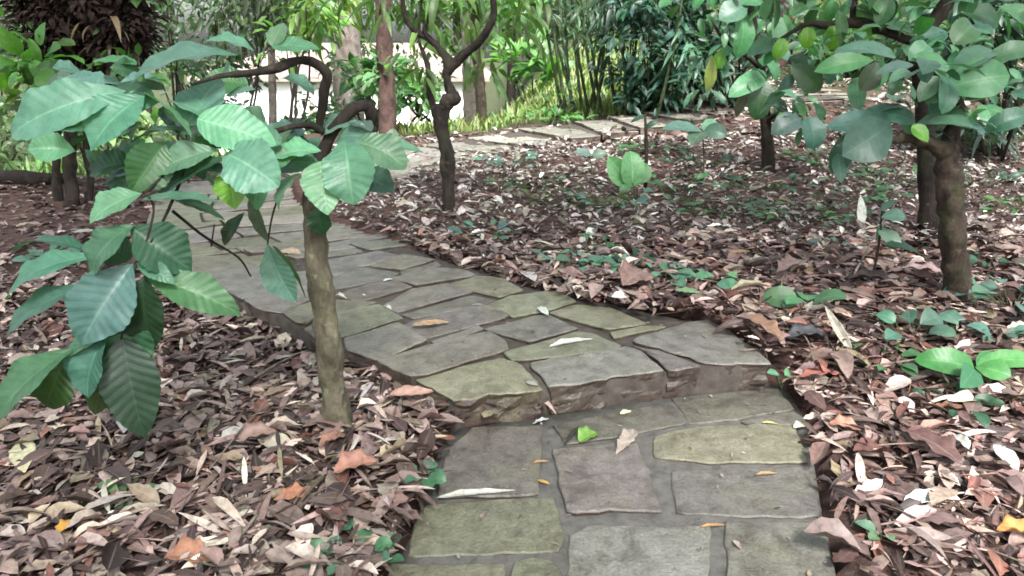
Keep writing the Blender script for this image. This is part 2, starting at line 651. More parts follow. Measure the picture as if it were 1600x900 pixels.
class Paving:
    """many stones gathered into one mesh: rounded tops, rough sides"""
    def __init__(s):
        s.v, s.f, s.mi, s.c, s.n = [], [], [], [], 0

    def stone(s, poly, ztop, zbot, base=None, inset=.012, rough=.006, tilt=.012, top=.004, face_rough=.006, zf=None):
        P = densify(poly)
        ctr = P.mean(0)
        # round the corners a little, then chip the outline
        for _ in range(1):
            P = .06 * np.roll(P, 1, 0) + .88 * P + .06 * np.roll(P, -1, 0)
        Q = []
        for p in P:
            d = (p - ctr) / (np.linalg.norm(p - ctr) + 1e-9)
            k = noise.noise(Vector((p[0] * 9, p[1] * 9, 3.1))) * rough + noise.noise(Vector((p[0] * 28, p[1] * 28, 7.7))) * rough * .7
            Q.append(p + d * (k + inset * .1))
        P = np.array(Q)
        tone_ = base if base is not None else np.array((.165, .155, .135))
        tone_ = tone_ * np.exp(rng.normal(0, .12)) * (1 + rng.normal(0, .025, 3))
        tx, ty = rng.normal(0, tilt, 2)
        dz = rng.normal(0, .003)
        n = len(P)
        Rm = np.linalg.norm(P - ctr, axis=1)
        thick = ztop - zbot
        rings = []
        nl = max(2, int(thick / .02))
        for k in range(nl):
            t = k / nl
            rings.append(('side', t))
        rings += [('edge', 0), ('bev', .3), ('bev', 1.0)]
        rings += [('flat', .5)]
        for q in (.9, .7, .48, .26):
            rings.append(('top', q))
        base_i = s.n
        for kind, q in rings:
            for i, p in enumerate(P):
                d = (p - ctr) / (Rm[i] + 1e-9)
                if kind == 'side':
                    z = zbot + (thick - .009) * q
                    o = noise.noise(Vector((p[0] * 14, p[1] * 14, z * 22))) * face_rough - face_rough * .4 - .008 * (1 - q)
                    xy = p + d * o
                elif kind == 'edge':
                    xy, z = p, ztop - .007
                elif kind == 'bev':
                    xy = p - d * min(inset * q, Rm[i] * .4)
                    z = ztop - .0065 * (1 - q) ** 1.5
                elif kind == 'flat':
                    xy = p - d * min(inset * 1.5, Rm[i] * .45)
                    z = ztop
                else:
                    xy = ctr + (p - d * min(inset * 1.5, Rm[i] * .45) - ctr) * q
                    z = ztop
                if kind != 'side':
                    zz = z + (tx * (xy[0] - ctr[0]) + ty * (xy[1] - ctr[1])) + dz
                    zz += top * (noise.noise(Vector((xy[0] * 6, xy[1] * 6, 1.7))) + .6 * noise.noise(Vector((xy[0] * 17, xy[1] * 17, 5.))))
                    z = zz
                s.v.append((xy[0], xy[1], z))
                s.c.append(tone_)
        nr = len(rings)
        for r in range(nr - 1):
            for i in range(n):
                j = (i + 1) % n
                s.f.append((base_i + r * n + i, base_i + r * n + j, base_i + (r + 1) * n + j, base_i + (r + 1) * n + i))
                s.mi.append(1 if r < nl else 0)
        s.v.append((ctr[0], ctr[1], ztop + dz + top * noise.noise(Vector((ctr[0] * 6, ctr[1] * 6, 1.7)))))
        s.c.append(tone_)
        c = base_i + nr * n
        for i in range(n):
            s.f.append((base_i + (nr - 1) * n + i, base_i + (nr - 1) * n + (i + 1) % n, c))
            s.mi.append(0)
        s.n = len(s.v)

    def build(s, name, parent):
        return mesh_object(name, np.array(s.v), s.f, [M_STONE, M_SIDE], parent, [m_ == 0 for m_ in s.mi], cols=np.array(s.c), midx=s.mi)


def ccw(poly):
    P = np.array(poly)
    a = np.sum(P[:, 0] * np.roll(P[:, 1], -1) - np.roll(P[:, 0], -1) * P[:, 1])
    return P if a > 0 else P[::-1]


def px_poly(pts, z, grow=0.0):
    P = ccw([onz(x, y, z)[:2] for x, y in pts])
    if grow:
        c = P.mean(0)
        d = P - c
        P = P + d / (np.linalg.norm(d, axis=1)[:, None] + 1e-9) * grow
    return P


OLIVE = 1.22 * np.array((.126, .129, .090))
GREY = 1.22 * np.array((.122, .115, .106))
PALE = 1.22 * np.array((.152, .147, .132))

lower = thing('lower_path', 'worn grey stone paving in front of the low step', 'path', (.4, 2.3, 0))
lower['kind'] = 'structure'
pv = Paving()
LOW = [
    ([(712, 692), (738, 668), (846, 664), (840, 770), (684, 776), (694, 722)], GREY),
    ([(664, 788), (866, 777), (876, 822), (880, 838), (868, 858), (640, 866), (648, 820)], OLIVE * .95),
    ([(612, 880), (788, 878), (776, 925), (600, 930)], OLIVE),
    ([(806, 876), (832, 870), (860, 872), (874, 890), (868, 930), (796, 930)], OLIVE * 1.1),
    ([(866, 704), (992, 690), (1010, 735), (1032, 796), (886, 800), (876, 750)], GREY * 1.12),
    ([(866, 664), (985, 640), (1048, 632), (1070, 660), (985, 677), (886, 693)], GREY * .95),
    ([(1054, 622), (1215, 606), (1240, 638), (1150, 652), (1080, 660)], GREY),
    ([(1024, 682), (1100, 667), (1240, 665), (1256, 721), (1110, 721), (1024, 714)], OLIVE),
    ([(1160, 658), (1238, 644), (1256, 656), (1240, 662), (1180, 663)], GREY),
    ([(1050, 735), (1260, 729), (1278, 804), (1180, 806), (1060, 798)], GREY * 1.08),
    ([(892, 836), (920, 823), (1108, 823), (1104, 860), (1100, 935), (890, 935)], PALE * 1.02),
    ([(1136, 816), (1288, 818), (1310, 935), (1142, 935)], GREY * 1.03),
]
for poly, c in LOW:
    pv.stone(px_poly(poly, 0.0, .008), 0.0, -.06, c, inset=.005, rough=.012, tilt=.008, top=.004)
# courses nearer than the photograph's lower edge
yy = 1.72
for row in range(8):
    w = random.uniform(.26, .36)
    xs_ = sorted([-.36, random.uniform(.0, .12), random.uniform(.42, .56), .92])
    for k in range(3):
        a, b_ = xs_[k] + .018, xs_[k + 1] - .018
        pv.stone(ccw([(a, yy - w), (b_, yy - w + random.uniform(-.02, .02)), (b_ + random.uniform(-.02, .02), yy - .03), (a, yy - .03)]), 0, -.06,
                 [GREY, OLIVE, PALE][random.randrange(3)], inset=.005, rough=.012)
    yy -= w
pv.build('paving_stones', lower)


def slab(name, outline, ztop, zbot, mat, parent, amp=.004, step=.05, cap=None):
    """mortar bed: gridded top inside the outline, skirt below"""
    P = np.array(outline)
    x0, y0 = P.min(0)
    x1, y1 = P.max(0)
    D = densify(P, step)
    c = D.mean(0)
    V, Fc = [], []
    K = 10
    n = len(D)
    for i, p in enumerate(D):
        V.append((p[0], p[1], zbot))
    for k in range(K + 1):
        q = 1 - k / K
        for p in D:
            xy = c + (p - c) * q
            V.append((xy[0], xy[1], ztop + amp * noise.noise(Vector((xy[0] * 12, xy[1] * 12, 2)))))
    for r in range(K + 1):
        for i in range(n):
            j = (i + 1) % n
            Fc.append((r * n + i, r * n + j, (r + 1) * n + j, (r + 1) * n + i))
    return mesh_object(name, V, Fc, mat, parent)


low_out = [onz(690, 690, 0)[:2], onz(722, 662, 0)[:2], onz(860, 640, .0)[:2], onz(1050, 600, 0)[:2], onz(1222, 590, 0)[:2],
           onz(1262, 660, 0)[:2], onz(1285, 800, 0)[:2], onz(1308, 900, 0)[:2], (.93, 1.4), (.93, -1), (-.4, -1), (-.4, 1.5),
           onz(606, 900, 0)[:2], onz(640, 840, 0)[:2]]
slab('mortar_bed', ccw(low_out), -.010, -.12, M_MORTAR, lower, .005)

# upper flight -----------------------------------------------------------
ZU = .13
upper = thing('upper_path', 'stone paved path climbing back to the left above the step', 'path', (-.4, 4.0, ZU))
upper['kind'] = 'structure'
pv = Paving()
FRONT = [
    ([(650, 592), (700, 577), (782, 559), (810, 566), (836, 590), (846, 607), (778, 615), (708, 624)], OLIVE * 1.12),
    ([(826, 566), (976, 541), (1002, 548), (1040, 578), (946, 592), (856, 605)], PALE * 1.05),
    ([(984, 541), (1030, 549), (1092, 573), (1044, 579), (1008, 549)], GREY),
    ([(986, 533), (1048, 510), (1104, 497), (1152, 524), (1194, 550), (1206, 566), (1102, 567), (1050, 550)], GREY * .98),
]
for k, (poly, c) in enumerate(FRONT):
    pv.stone(px_poly(poly, ZU), ZU, -.02 if k != 2 else .03, c, inset=.007, rough=.018, tilt=.006, top=.008 if k == 0 else .005, face_rough=.03)
TR = [
    ([(478, 510), (530, 487), (590, 477), (627, 499), (536, 523), (506, 532)], OLIVE),
    ([(540, 526), (622, 507), (664, 533), (592, 560), (545, 542)], GREY),
    ([(592, 564), (684, 538), (762, 519), (786, 532), (792, 546), (672, 582), (645, 587)], GREY * .97),
    ([(676, 530), (746, 511), (754, 516), (686, 536)], GREY),
    ([(790, 551), (900, 518), (920, 520), (968, 538), (962, 543), (822, 562), (804, 562)], OLIVE * 1.15),
    ([(758, 512), (842, 492), (860, 494), (900, 515), (828, 533)], GREY),
    ([(860, 488), (900, 475), (952, 480), (1006, 505), (950, 515)], OLIVE * 1.05),
    ([(956, 518), (1000, 508), (1040, 508), (962, 527)], OLIVE),
    ([(760, 478), (800, 464), (868, 456), (898, 472), (856, 484), (804, 494)], OLIVE * 1.1),
    ([(630, 504), (648, 497), (754, 479), (794, 494), (780, 499), (668, 523)], GREY),
    ([(630, 490), (736, 462), (772, 470), (752, 477), (650, 495)], GREY),
    ([(598, 474), (644, 451), (698, 446), (736, 459), (624, 483)], GREY * 1.05),
    ([(528, 456), (612, 436), (642, 449), (560, 470)], GREY * 1.05),
    ([(516, 464), (556, 472), (588, 475), (530, 486), (505, 492)], OLIVE),
    ([(614, 434), (688, 417), (720, 420), (742, 429), (652, 446)], PALE),
    ([(704, 444), (746, 430), (784, 434), (816, 452), (780, 463)], OLIVE * .95),
    ([(520, 449), (522, 432), (566, 417), (622, 427), (606, 433)], GREY),
    ([(628, 421), (680, 409), (688, 415), (630, 427)], GREY),
    ([(580, 413), (628, 399), (656, 404), (676, 408), (628, 420)], PALE * .95),
    ([(516, 405), (590, 393), (622, 399), (576, 411), (540, 414)], PALE * .95),
    ([(500, 416), (514, 408), (562, 416), (522, 429)], GREY),
    ([(298, 430), (340, 414), (372, 407), (420, 420), (416, 430), (346, 447), (318, 441)], PALE * 1.1),
    ([(348, 450), (420, 433), (492, 419), (512, 432), (428, 453), (380, 466)], PALE),
    ([(384, 468), (430, 455), (512, 436), (516, 450), (440, 486), (410, 482)], PALE * .95),
    ([(444, 488), (500, 464), (522, 474), (480, 505), (464, 502)], OLIVE),
]
for poly, c in TR:
    pv.stone(px_poly(poly, ZU, .013), ZU, .0, c, inset=.004, rough=.004, tilt=.032, top=.005, face_rough=.012)
A1 = np.array((1, 1)) / 1.41421
A2 = np.array((-1, 1)) / 1.41421
O_ = np.array((-.38, 2.88))
UW = 1.40


def bend(u, v):
    """path coordinates -> world: straight then easing to the right far up"""
    return O_ + A1 * (u + .13 * max(0, v - 2.3) ** 2) + A2 * v


v0 = 2.24
row = 0
while v0 < 5.1:
    dv = random.uniform(.2, .34)
    cuts = [0.0]
    while cuts[-1] < UW - .3:
        cuts.append(cuts[-1] + random.uniform(.34, .62))
    cuts[-1] = UW
    for k in range(len(cuts) - 1):
        a, b_ = cuts[k] + .008, cuts[k + 1] - .008
        skew = -.3
        j = [random.uniform(-.006, .006) for _ in range(4)]
        split = random.random() < .22
        vs = [(v0 + .008, v0 + dv - .008)] if not split else [(v0 + .008, v0 + dv * .5 - .006), (v0 + dv * .5 + .006, v0 + dv - .008)]
        for va, vb in vs:
            poly = [bend(a + j[0], va + skew * a), bend(b_ + j[1], va + skew * b_), bend(b_ + j[2], vb + skew * b_), bend(a + j[3], vb + skew * a)]
            pv.stone(ccw(poly), ZU, .0, [GREY, PALE, PALE * 1.08, OLIVE][random.randrange(4)], inset=.004, rough=.004, tilt=.035, top=.005)
    v0 += dv
pv.build('paving_stones', upper)
up_out = [px_poly([(x, y)], ZU)[0] for x, y in [(712, 621), (849, 602), (1040, 577), (1196, 562)]]
up_out = up_out + [np.array(onz(x, y, ZU)[:2]) for x, y in [(1150, 526), (1100, 500), (1045, 506), (905, 470), (700, 405)]]
up_out += [bend(1.38, q) for q in (2.0, 2.6, 3.2, 3.8, 4.4, 4.9)] + [bend(.03, q) for q in (5.1, 4.5, 3.9, 3.3, 2.8, 2.4)]
up_out += [np.array(onz(x, y, ZU)[:2]) for x, y in [(320, 440), (412, 480), (510, 530), (600, 560), (662, 592)]]
M_DIRTM = mat_simple_noise('packed_earth_joint', (.03, .024, .02), (.075, .064, .055), 20, .95, .6, .006)
slab('joint_bed', ccw(up_out), ZU - .016, -.05, M_DIRTM, upper, .004)
M_REDSOIL = mat_simple_noise('reddish_earth', (.032, .02, .017), (.08, .05, .042), 14, .95, .9, .012)
fm = MB()
fp = [onz(x, y, .004) for x, y in [(700, 655), (735, 662), (790, 652), (850, 641), (940, 629), (1040, 615), (1110, 603), (1160, 596), (1215, 586)]]
fm.tube([(p[0], p[1] + .012, p[2] - .004, r_) for p, r_ in zip(fp, (.012, .022, .018, .03, .022, .034, .042, .03, .03))], 10, 8, .5, 22)
fm.build('soil_fillet', M_REDSOIL, upper)

# far flight: turns right and climbs behind the leaf bank ----------------
far = thing('far_path', 'pale stone path crossing behind the leaf bank to the right', 'path', (0, 9.5, .2))
far['kind'] = 'structure'
pv = Paving()
CL = [bend(.7, 4.75)] + [gnd(x, y)[:2] for x, y in [(500, 278), (620, 259), (740, 239), (880, 218), (1010, 200), (1190, 166), (1330, 146)]]
CLs = spline([(p[0], p[1], 0, 1) for p in CL], 40)[:, :2]
seg = np.concatenate(([0], np.cumsum(np.linalg.norm(np.diff(CLs, axis=0), axis=1))))
TOT = seg[-1]


def on_cl(s):
    x = np.interp(s, seg, CLs[:, 0])
    y = np.interp(s, seg, CLs[:, 1])
    e = .15
    d = np.array((np.interp(min(s + e, TOT), seg, CLs[:, 0]) - np.interp(max(s - e, 0), seg, CLs[:, 0]),
                  np.interp(min(s + e, TOT), seg, CLs[:, 1]) - np.interp(max(s - e, 0), seg, CLs[:, 1])))
    d /= np.linalg.norm(d)
    return np.array((x, y)), d, np.array((-d[1], d[0]))


FW = 1.35
s0 = .65
while s0 < TOT - .5:
    ds = random.uniform(.5, .8)
    cuts = sorted([-FW / 2, random.uniform(-.3, -.1), random.uniform(.15, .35), FW / 2])
    for k in range(3):
        poly = []
        for s_, w_ in ((s0 + .006, cuts[k] + .006), (s0 + ds - .006, cuts[k] + .006), (s0 + ds - .006, cuts[k + 1] - .006), (s0 + .006, cuts[k + 1] - .006)):
            p, d, nrm = on_cl(s_)
            poly.append(p + nrm * w_)
        c = np.mean(poly, axis=0)
        zt = max(float(hbase(c[0], c[1])), .05) + .035
        pv.stone(ccw(poly), zt, zt - .09, [PALE * 1.3, PALE * 1.45, PALE * 1.2][random.randrange(3)], inset=.012, rough=.01, tilt=.012)
    s0 += ds
pv.build('paving_stones', far)
V, Fc = [], []
ns = 60
for i in range(ns + 1):
    p, d, nrm = on_cl(.6 + (TOT - 1.1) * i / ns)
    for w_ in (-FW / 2 + .02, 0, FW / 2 - .02):
        q = p + nrm * w_
        zt = max(float(hbase(p[0], p[1])), .05) + .018
        V.append((q[0], q[1], zt))
for i in range(ns):
    for k in range(2):
        Fc.append((i * 3 + k, i * 3 + k + 1, i * 3 + k + 4, i * 3 + k + 3))
mesh_object('joint_bed', V, Fc, M_DIRTM, far)


def in_poly(P, poly):
    x, y = P[:, 0], P[:, 1]
    c = np.zeros(len(P), bool)
    n = len(poly)
    for i in range(n):
        x1, y1 = poly[i]
        x2, y2 = poly[(i + 1) % n]
        cond = ((y1 > y) != (y2 > y)) & (x < (x2 - x1) * (y - y1) / (y2 - y1 + 1e-12) + x1)
        c ^= cond
    return c


def far_dist(P):
    best = np.full(len(P), 9.)
    for q in CLs[::6]:
        best = np.minimum(best, np.hypot(P[:, 0] - q[0], P[:, 1] - q[1]))
    return best


UP_POLY = np.array(up_out)
LOW_POLY = np.array(low_out)


def shrink(poly, f):
    c = poly.mean(0)
    return c + (poly - c) * f


def off_path(P, margin=1.0):
    return ~(in_poly(P, shrink(UP_POLY, margin)) | in_poly(P, shrink(LOW_POLY, margin)) | ((far_dist(P) < FW / 2 * margin * (.8 + .15 * np.sin(P[:, 0] * 4) * np.sin(P[:, 1] * 5))) & (rng.random(len(P)) > .1)))


# ------------------------------------------------------------------ litter
LIT_B, LIT_N, LIT_S, LIT_T = [], [], [], []
for k in range(14):
    r_ = np.random.default_rng(100 + k)
    LIT_B.append(leaf_template(8, 4, 1.0, ['ovate', 'obovate', 'lance'][k % 3], droop=r_.uniform(-.6, .8), fold=r_.uniform(-.25, .5),
                               wave=r_.uniform(.02, .09), twist=r_.uniform(-.5, .5), curl=r_.uniform(-.3, .5), seed=k, rag=r_.uniform(.05, .35)))
    LIT_N.append(leaf_template(6, 2, 1.0, 'lance', droop=r_.uniform(-.5, 1.0), fold=r_.uniform(-.4, .8), twist=r_.uniform(-1.2, 1.2), seed=k, rag=.15))
    LIT_S.append(leaf_template(3, 2, 1.0, 'round', droop=r_.uniform(-.8, .8), fold=r_.uniform(-.3, .4), twist=r_.uniform(-.4, .4), seed=k, rag=.6))
    LIT_T.append(leaf_template(6, 2, 1.0, 'lance', droop=r_.uniform(-.6, .6), fold=1.4, twist=r_.uniform(-.4, .4), seed=k))
PAL = np.array([(.024, .016, .014), (.052, .034, .030), (.098, .069, .061), (.16, .122, .109), (.25, .208, .183), (.33, .30, .268), (.115, .055, .042), (.16, .135, .09)])
PW = np.array((.08, .14, .20, .22, .18, .065, .045, .035))


def scatter_litter(n, xr, yr, wr, name, label, Lr=(.05, .17), pw=PW, keep=None, lift=.05, tiltk=.35, gain=(1., 1., 1.)):
    x = rng.uniform(*xr, n)
    y = rng.uniform(*yr, n)
    P = np.stack((x, y), -1)
    ok = off_path(P, .985)
    if keep is not None:
        ok &= keep(x, y)
    x, y = x[ok], y[ok]
    n = len(x)
    z = hgt(x, y) + rng.random(n) ** 1.5 * lift + .004
    near_far = far_dist(np.stack((x, y), -1)) < FW / 2
    z = np.where(near_far, np.maximum(z, hbase(x, y) + .05), z)
    ang = rng.uniform(0, 6.283, n)
    D = np.stack((np.cos(ang), np.sin(ang), rng.normal(0, tiltk * .7, n)), -1)
    N = np.stack((rng.normal(0, tiltk, n), rng.normal(0, tiltk, n), np.ones(n)), -1)
    kind = rng.random(n)
    ci = rng.choice(len(PAL), n, p=pw / pw.sum())
    patchy = np.sin(x * 3.1 + 1.3 * np.sin(y * 2.3)) + np.sin(y * 3.7 + 1.1 * np.sin(x * 2.9)) + .8 * np.sin(x * 7.3 + y * 5.1)  # broad waves where the dark leaf tones come up more often
    low = rng.random(n) < np.clip(.02 + .11 * patchy, 0, .45)
    ci = np.where(low, rng.integers(0, 3, n), ci)
    C = PAL[ci] * np.exp(rng.normal(0, .28, (n, 1))) * (1 + rng.normal(0, .04, (n, 3))) * np.array(gain)
    lm = Lr[1]
    acc, off = [], 0
    for lo, hi, T_, (l0, l1), (w0, w1) in ((0, .45, LIT_S, (.08, .34), (.4, 1.0)), (.45, .69, LIT_N, (.4, 1.2), (.1, .22)), (.69, .94, LIT_B, (.35, 1.0), (.32, .66)), (.94, 1.0, LIT_T, (.5, 1.9), (.02, .04))):
        m_ = (kind >= lo) & (kind < hi)
        k_ = int(m_.sum())
        L = rng.uniform(l0, l1, k_) * lm
        Pp = np.stack((x[m_], y[m_], z[m_]), -1) - D[m_] * L[:, None] * .5
        tw = np.array((.62, .55, .5)) if T_ is LIT_T else 1.0
        v_, f_, u_, c_ = leaves_mesh(T_, Pp, D[m_], N[m_], L, C[m_] * tw, rng.uniform(w0, w1, k_))
        acc.append((v_, f_ + off, u_, c_))
        off += len(v_)
    V, Fq, U, Cc = (np.concatenate([q[i] for q in acc]) for i in range(4))
    o = mesh_object(name, V, Fq, M_LITTER, uvs=U, cols=Cc)
    tag(o, label, 'leaf litter', kind='stuff')
    return o


def fr(x, y):       # roughly what the photograph and its neighbourhood can see
    return np.abs(x) < .95 * y + 1.0


def ucoord(x, y):
    v = (-(x + .38) + (y - 2.88)) / 1.41421
    return ((x + .38) + (y - 2.88)) / 1.41421 - .13 * np.clip(v - 2.3, 0, 3) ** 2


scatter_litter(30000, (-4.6, .3), (.9, 4.6), None, 'leaf_litter', 'thick brown and grey leaf litter heaped left of the stone path',
               (.05, .16), keep=lambda x, y: fr(x, y) & np.where(y < 3.3, x < .3, ucoord(x, y) < .7), lift=.055, tiltk=.3, gain=(1.2, 1.17, 1.15))
scatter_litter(36000, (-1.6, 5.6), (.9, 5.4), None, 'leaf_litter', 'reddish brown leaf litter lying right of the step and path',
               (.05, .17), PW * np.array((1, 1.1, 1.1, 1, 1, .9, 1.6, .9)),
               keep=lambda x, y: fr(x, y) & np.where(y < 3.3, x > .6, ucoord(x, y) > .7) & ((rng.random(len(x)) < .3) | (np.where(y < 2.9, x - .94 - .295 * (y - 1.85), 9) > .03 + .10 * np.sin(y * 7) ** 2)), lift=.04, tiltk=.27, gain=(1.28, 1.18, 1.17))
scatter_litter(36000, (-4, 8), (3.4, 9.6), None, 'leaf_litter', 'silvery small dry leaves covering the bank beyond the path',
               (.05, .125), PW * np.array((1, .9, .9, 1.1, 1.5, 1.7, .6, .8)),
               keep=lambda x, y: fr(x, y) & (ucoord(x, y) > .7) & ((y > 5.0) | (x < .6)), lift=.06, tiltk=.42, gain=(1.34, 1.5, 1.54))
scatter_litter(12000, (-9, -1.5), (4.0, 9.0), None, 'leaf_litter', 'dark leaf litter on the level ground far left',
               (.05, .14), PW * np.array((1.6, 1.5, 1.2, .8, .5, .3, .5, .3)),  # weights favour the darker leaf tones
               keep=lambda x, y: fr(x, y) & (ucoord(x, y) < .7) & (y > 4.0), lift=.03, tiltk=.25)
scatter_litter(34000, (-2, 17), (9.2, 22), None, 'leaf_litter', 'pale leaf litter on the rising slope behind the far path',
               (.08, .18), PW * np.array((1, 1, 1, 1.1, 1.3, 1.5, .6, .8)),
               keep=lambda x, y: fr(x, y) & ((x > 2.2) | (y < 11.5)), lift=.06, tiltk=.5, gain=(1.05, 1.12, 1.12))


def crumbs(n, poly, z, label):
    P = poly.min(0) + rng.random((n, 2)) * (poly.max(0) - poly.min(0))
    P = P[in_poly(P, poly)]
    n = len(P)
    a = rng.uniform(0, 6.283, n)
    D = np.stack((np.cos(a), np.sin(a), 0 * a), -1)
    N = np.stack((rng.normal(0, .15, n), rng.normal(0, .15, n), np.ones(n)), -1)
    C = PAL[rng.choice([1, 2, 3, 4, 5, 6, 7], n)] * np.exp(rng.normal(0, .2, (n, 1)))
    V, Fq, U, Cc = leaves_mesh(LIT_S + LIT_N[:5], np.column_stack((P, np.full(n, z + .009))), D, N, rng.uniform(.006, .03, n) * np.where(rng.random(n) > .93, 1.8, 1), C, rng.uniform(.15, .6, n))
    tag(mesh_object('leaf_crumbs', V, Fq, M_LITTER, uvs=U, cols=Cc), label, 'leaf crumbs', kind='stuff')


crumbs(420, LOW_POLY, 0., 'tiny leaf crumbs and twig bits scattered on the lower stones')
crumbs(700, UP_POLY, ZU, 'tiny leaf crumbs and twig bits scattered on the upper stones')

# ------------------------------------------------------------------ individual fallen leaves
FL_T = {}
for k, (sh, dr, fo, wa, cu, tw) in {'flat': ('ovate', .3, .1, .03, 0, .1), 'cupped': ('ovate', .5, .2, .06, .25, .15), 'curled': ('lance', .6, .4, .06, .5, .3),
                                   'ragged': ('obovate', .45, .15, .09, .1, .15), 'boat': ('ovate', -.5, .5, .04, .2, .1), 'round': ('round', .4, .15, .03, .3, .1), 'sliver': ('lance', .15, .25, .05, .3, .25)}.items():
    FL_T[k] = leaf_template(16, 8, 1.0, sh, dr, fo, wa, .008, 9, tw, cu, seed=len(k), rag=.28 if k == 'ragged' else .1)


def fallen(p0, p1, ratio, colr, kind, label, z=None, tilt=(0, 0), cat='fallen leaf', name='fallen_leaf', group=None, lift=.012, mat=None, up=None):
    zz = z
    a = onz(*p0, zz) if zz is not None else gnd(*p0)
    b = onz(*p1, zz) if zz is not None else gnd(*p1)
    a, b = a.copy(), b.copy()
    if up is not None:
        b = at(*p1, a[1] + up)
    colr = tuple(np.array(colr) * np.array((.72, .84, .9)))
    a[2] += lift
    b[2] += lift
    L = np.linalg.norm(b - a)
    c = (a + b) / 2
    root = thing(name, label, cat, c, group) if False else None
    V, Fq, U, Cc = leaves_mesh([FL_T[kind]], [a], [b - a], [(tilt[0] + rng.normal(0, .12), tilt[1] + rng.normal(0, .12), 1)], [L], [colr], [ratio])
    lo = V[:, 2].min()
    g = zz if zz is not None else min(a[2], b[2]) - lift
    if zz is not None:
        V[:, 2] += (g + .006) - lo
    me_loc = V.mean(0)
    me_loc[2] = V[:, 2].min()
    o = mesh_object(name, V - me_loc, Fq, mat or M_LITTER, uvs=U, cols=Cc)
    o.location = me_loc
    sm = o.modifiers.new('thickness', 'SOLIDIFY')
    sm.thickness = .0015
    tag(o, label, cat, group)
    return o


ON = 'dead leaves lying on the stones'
INL = 'larger leaves standing out in the litter'
WHITE, TAN, RED, ORG = (.5, .44, .37), (.3, .23, .17), (.28, .095, .06), (.5, .2, .06)
PINK, BRN, DKB = (.3, .17, .14), (.16, .085, .06), (.05, .032, .028)
fallen((682, 780), (806, 768), .1, WHITE, 'sliver', 'long white curled leaf lying across the left stone of the lower path', 0, group=ON)
fallen((858, 543), (926, 531), .16, WHITE, 'sliver', 'thin white leaf on the mossy stone just behind the step', ZU, group=ON)
fallen((644, 510), (702, 505), .42, (.42, .24, .13), 'flat', 'orange tan oval leaf lying flat in the middle of the upper path', ZU, group=ON)
fallen((841, 484), (857, 496), .35, (.6, .58, .48), 'boat', 'small cream boat shaped leaf on a joint of the upper path', ZU, group=ON)
fallen((599, 440), (614, 437), .6, (.75, .74, .72), 'flat', 'tiny square white scrap on the upper path right of the thin tree trunk', ZU, group=ON)
fallen((524, 464), (542, 468), .3, WHITE, 'curled', 'small white leaf scrap on stone touching the thin trunk in view', ZU, group=ON)
fallen((600, 481), (612, 485), .5, WHITE, 'cupped', 'small white cupped scrap beside a dark joint of the upper path', ZU, group=ON)
fallen((738, 478), (754, 477), .4, (.45, .42, .38), 'flat', 'dull pale scrap on a joint left of the mossy stone', ZU, group=ON)
fallen((905, 692), (932, 678), .7, (.22, .36, .07), 'cupped', 'bright lime green curled leaf on the lower path below the step', 0, group=ON, mat=M_LEAF)
fallen((962, 712), (992, 673), .3, (.38, .28, .22), 'ragged', 'ragged pinkish tan leaf near the centre of the lower path', 0, group=ON)
fallen((969, 650), (986, 645), .45, (.6, .5, .32), 'boat', 'tiny cream pod shaped leaf just under the step face', 0, group=ON)
fallen((840, 752), (859, 758), .35, (.5, .25, .06), 'flat', 'small amber scrap in the wide mortar joint of the lower path', 0, group=ON)
fallen((832, 725), (859, 722), .16, (.4, .2, .06), 'sliver', 'thin orange sliver above the amber scrap in the mortar joint', 0, group=ON)
fallen((1094, 825), (1134, 822), .13, (.42, .2, .07), 'sliver', 'thin rusty sliver at the corner joint of the nearest stones', 0, group=ON)
fallen((1180, 744), (1214, 741), .2, (.33, .18, .07), 'sliver', 'thin curled brown sliver on the right stone of the lower path', 0, group=ON)
fallen((1146, 848), (1158, 860), .4, (.5, .36, .28), 'boat', 'tiny pink beige chip on the nearest right stone', 0, group=ON)
fallen((1190, 662), (1216, 664), .2, (.45, .36, .12), 'sliver', 'thin yellow sliver beside the pale pod at the path edge', 0, group=ON)
fallen((1240, 672), (1262, 666), .55, (.66, .6, .42), 'boat', 'small cream seed pod at the right edge of the lower path', 0, group=ON)
fallen((822, 598), (840, 604), .5, (.3, .26, .22), 'flat', 'small grey brown leaf at the corner of the rough front stone', ZU, group=ON)
fallen((832, 664), (858, 656), .3, (.5, .46, .42), 'ragged', 'whitish torn leaf at the foot of the step', 0, group=ON)
fallen((438, 392), (470, 398), .6, (.45, .3, .2), 'flat', 'peach coloured leaf on the upper path left of the thin trunk', ZU, group=ON)
fallen((905, 668), (880, 700), .12, (.03, .03, .02), 'sliver', 'dark thin stem lying beside the lime green leaf', 0, group=ON)

fallen((1242, 606), (1312, 600), .42, (.34, .11, .08), 'ragged', 'bright red ragged leaf at the right end of the step', group=INL, lift=.05)
fallen((1292, 680), (1344, 690), .55, (.4, .17, .11), 'cupped', 'salmon coloured leaf right of the lower path', group=INL, lift=.05)
fallen((1400, 690), (1498, 748), .5, (.13, .06, .05), 'ragged', 'big dark red brown crumpled leaf on the right bank', group=INL, lift=.06)
fallen((1408, 806), (1482, 788), .3, (.6, .57, .5), 'boat', 'long whitish boat shaped leaf low on the right bank', group=INL, lift=.05)
fallen((1464, 758), (1496, 778), .5, (.55, .5, .4), 'boat', 'small cream leaf above the long whitish one on the right bank', group=INL, lift=.05)
fallen((1552, 712), (1586, 756), .4, (.55, .52, .47), 'flat', 'pale grey white leaf near the right picture edge', group=INL, lift=.05)
fallen((1552, 850), (1625, 862), .7, (.55, .22, .06), 'cupped', 'large orange leaf cut by the right picture edge', group=INL, lift=.05)
fallen((1478, 700), (1510, 720), .7, (.36, .32, .27), 'round', 'round grey beige leaf beside the big dark red brown leaf', group=INL, lift=.05)
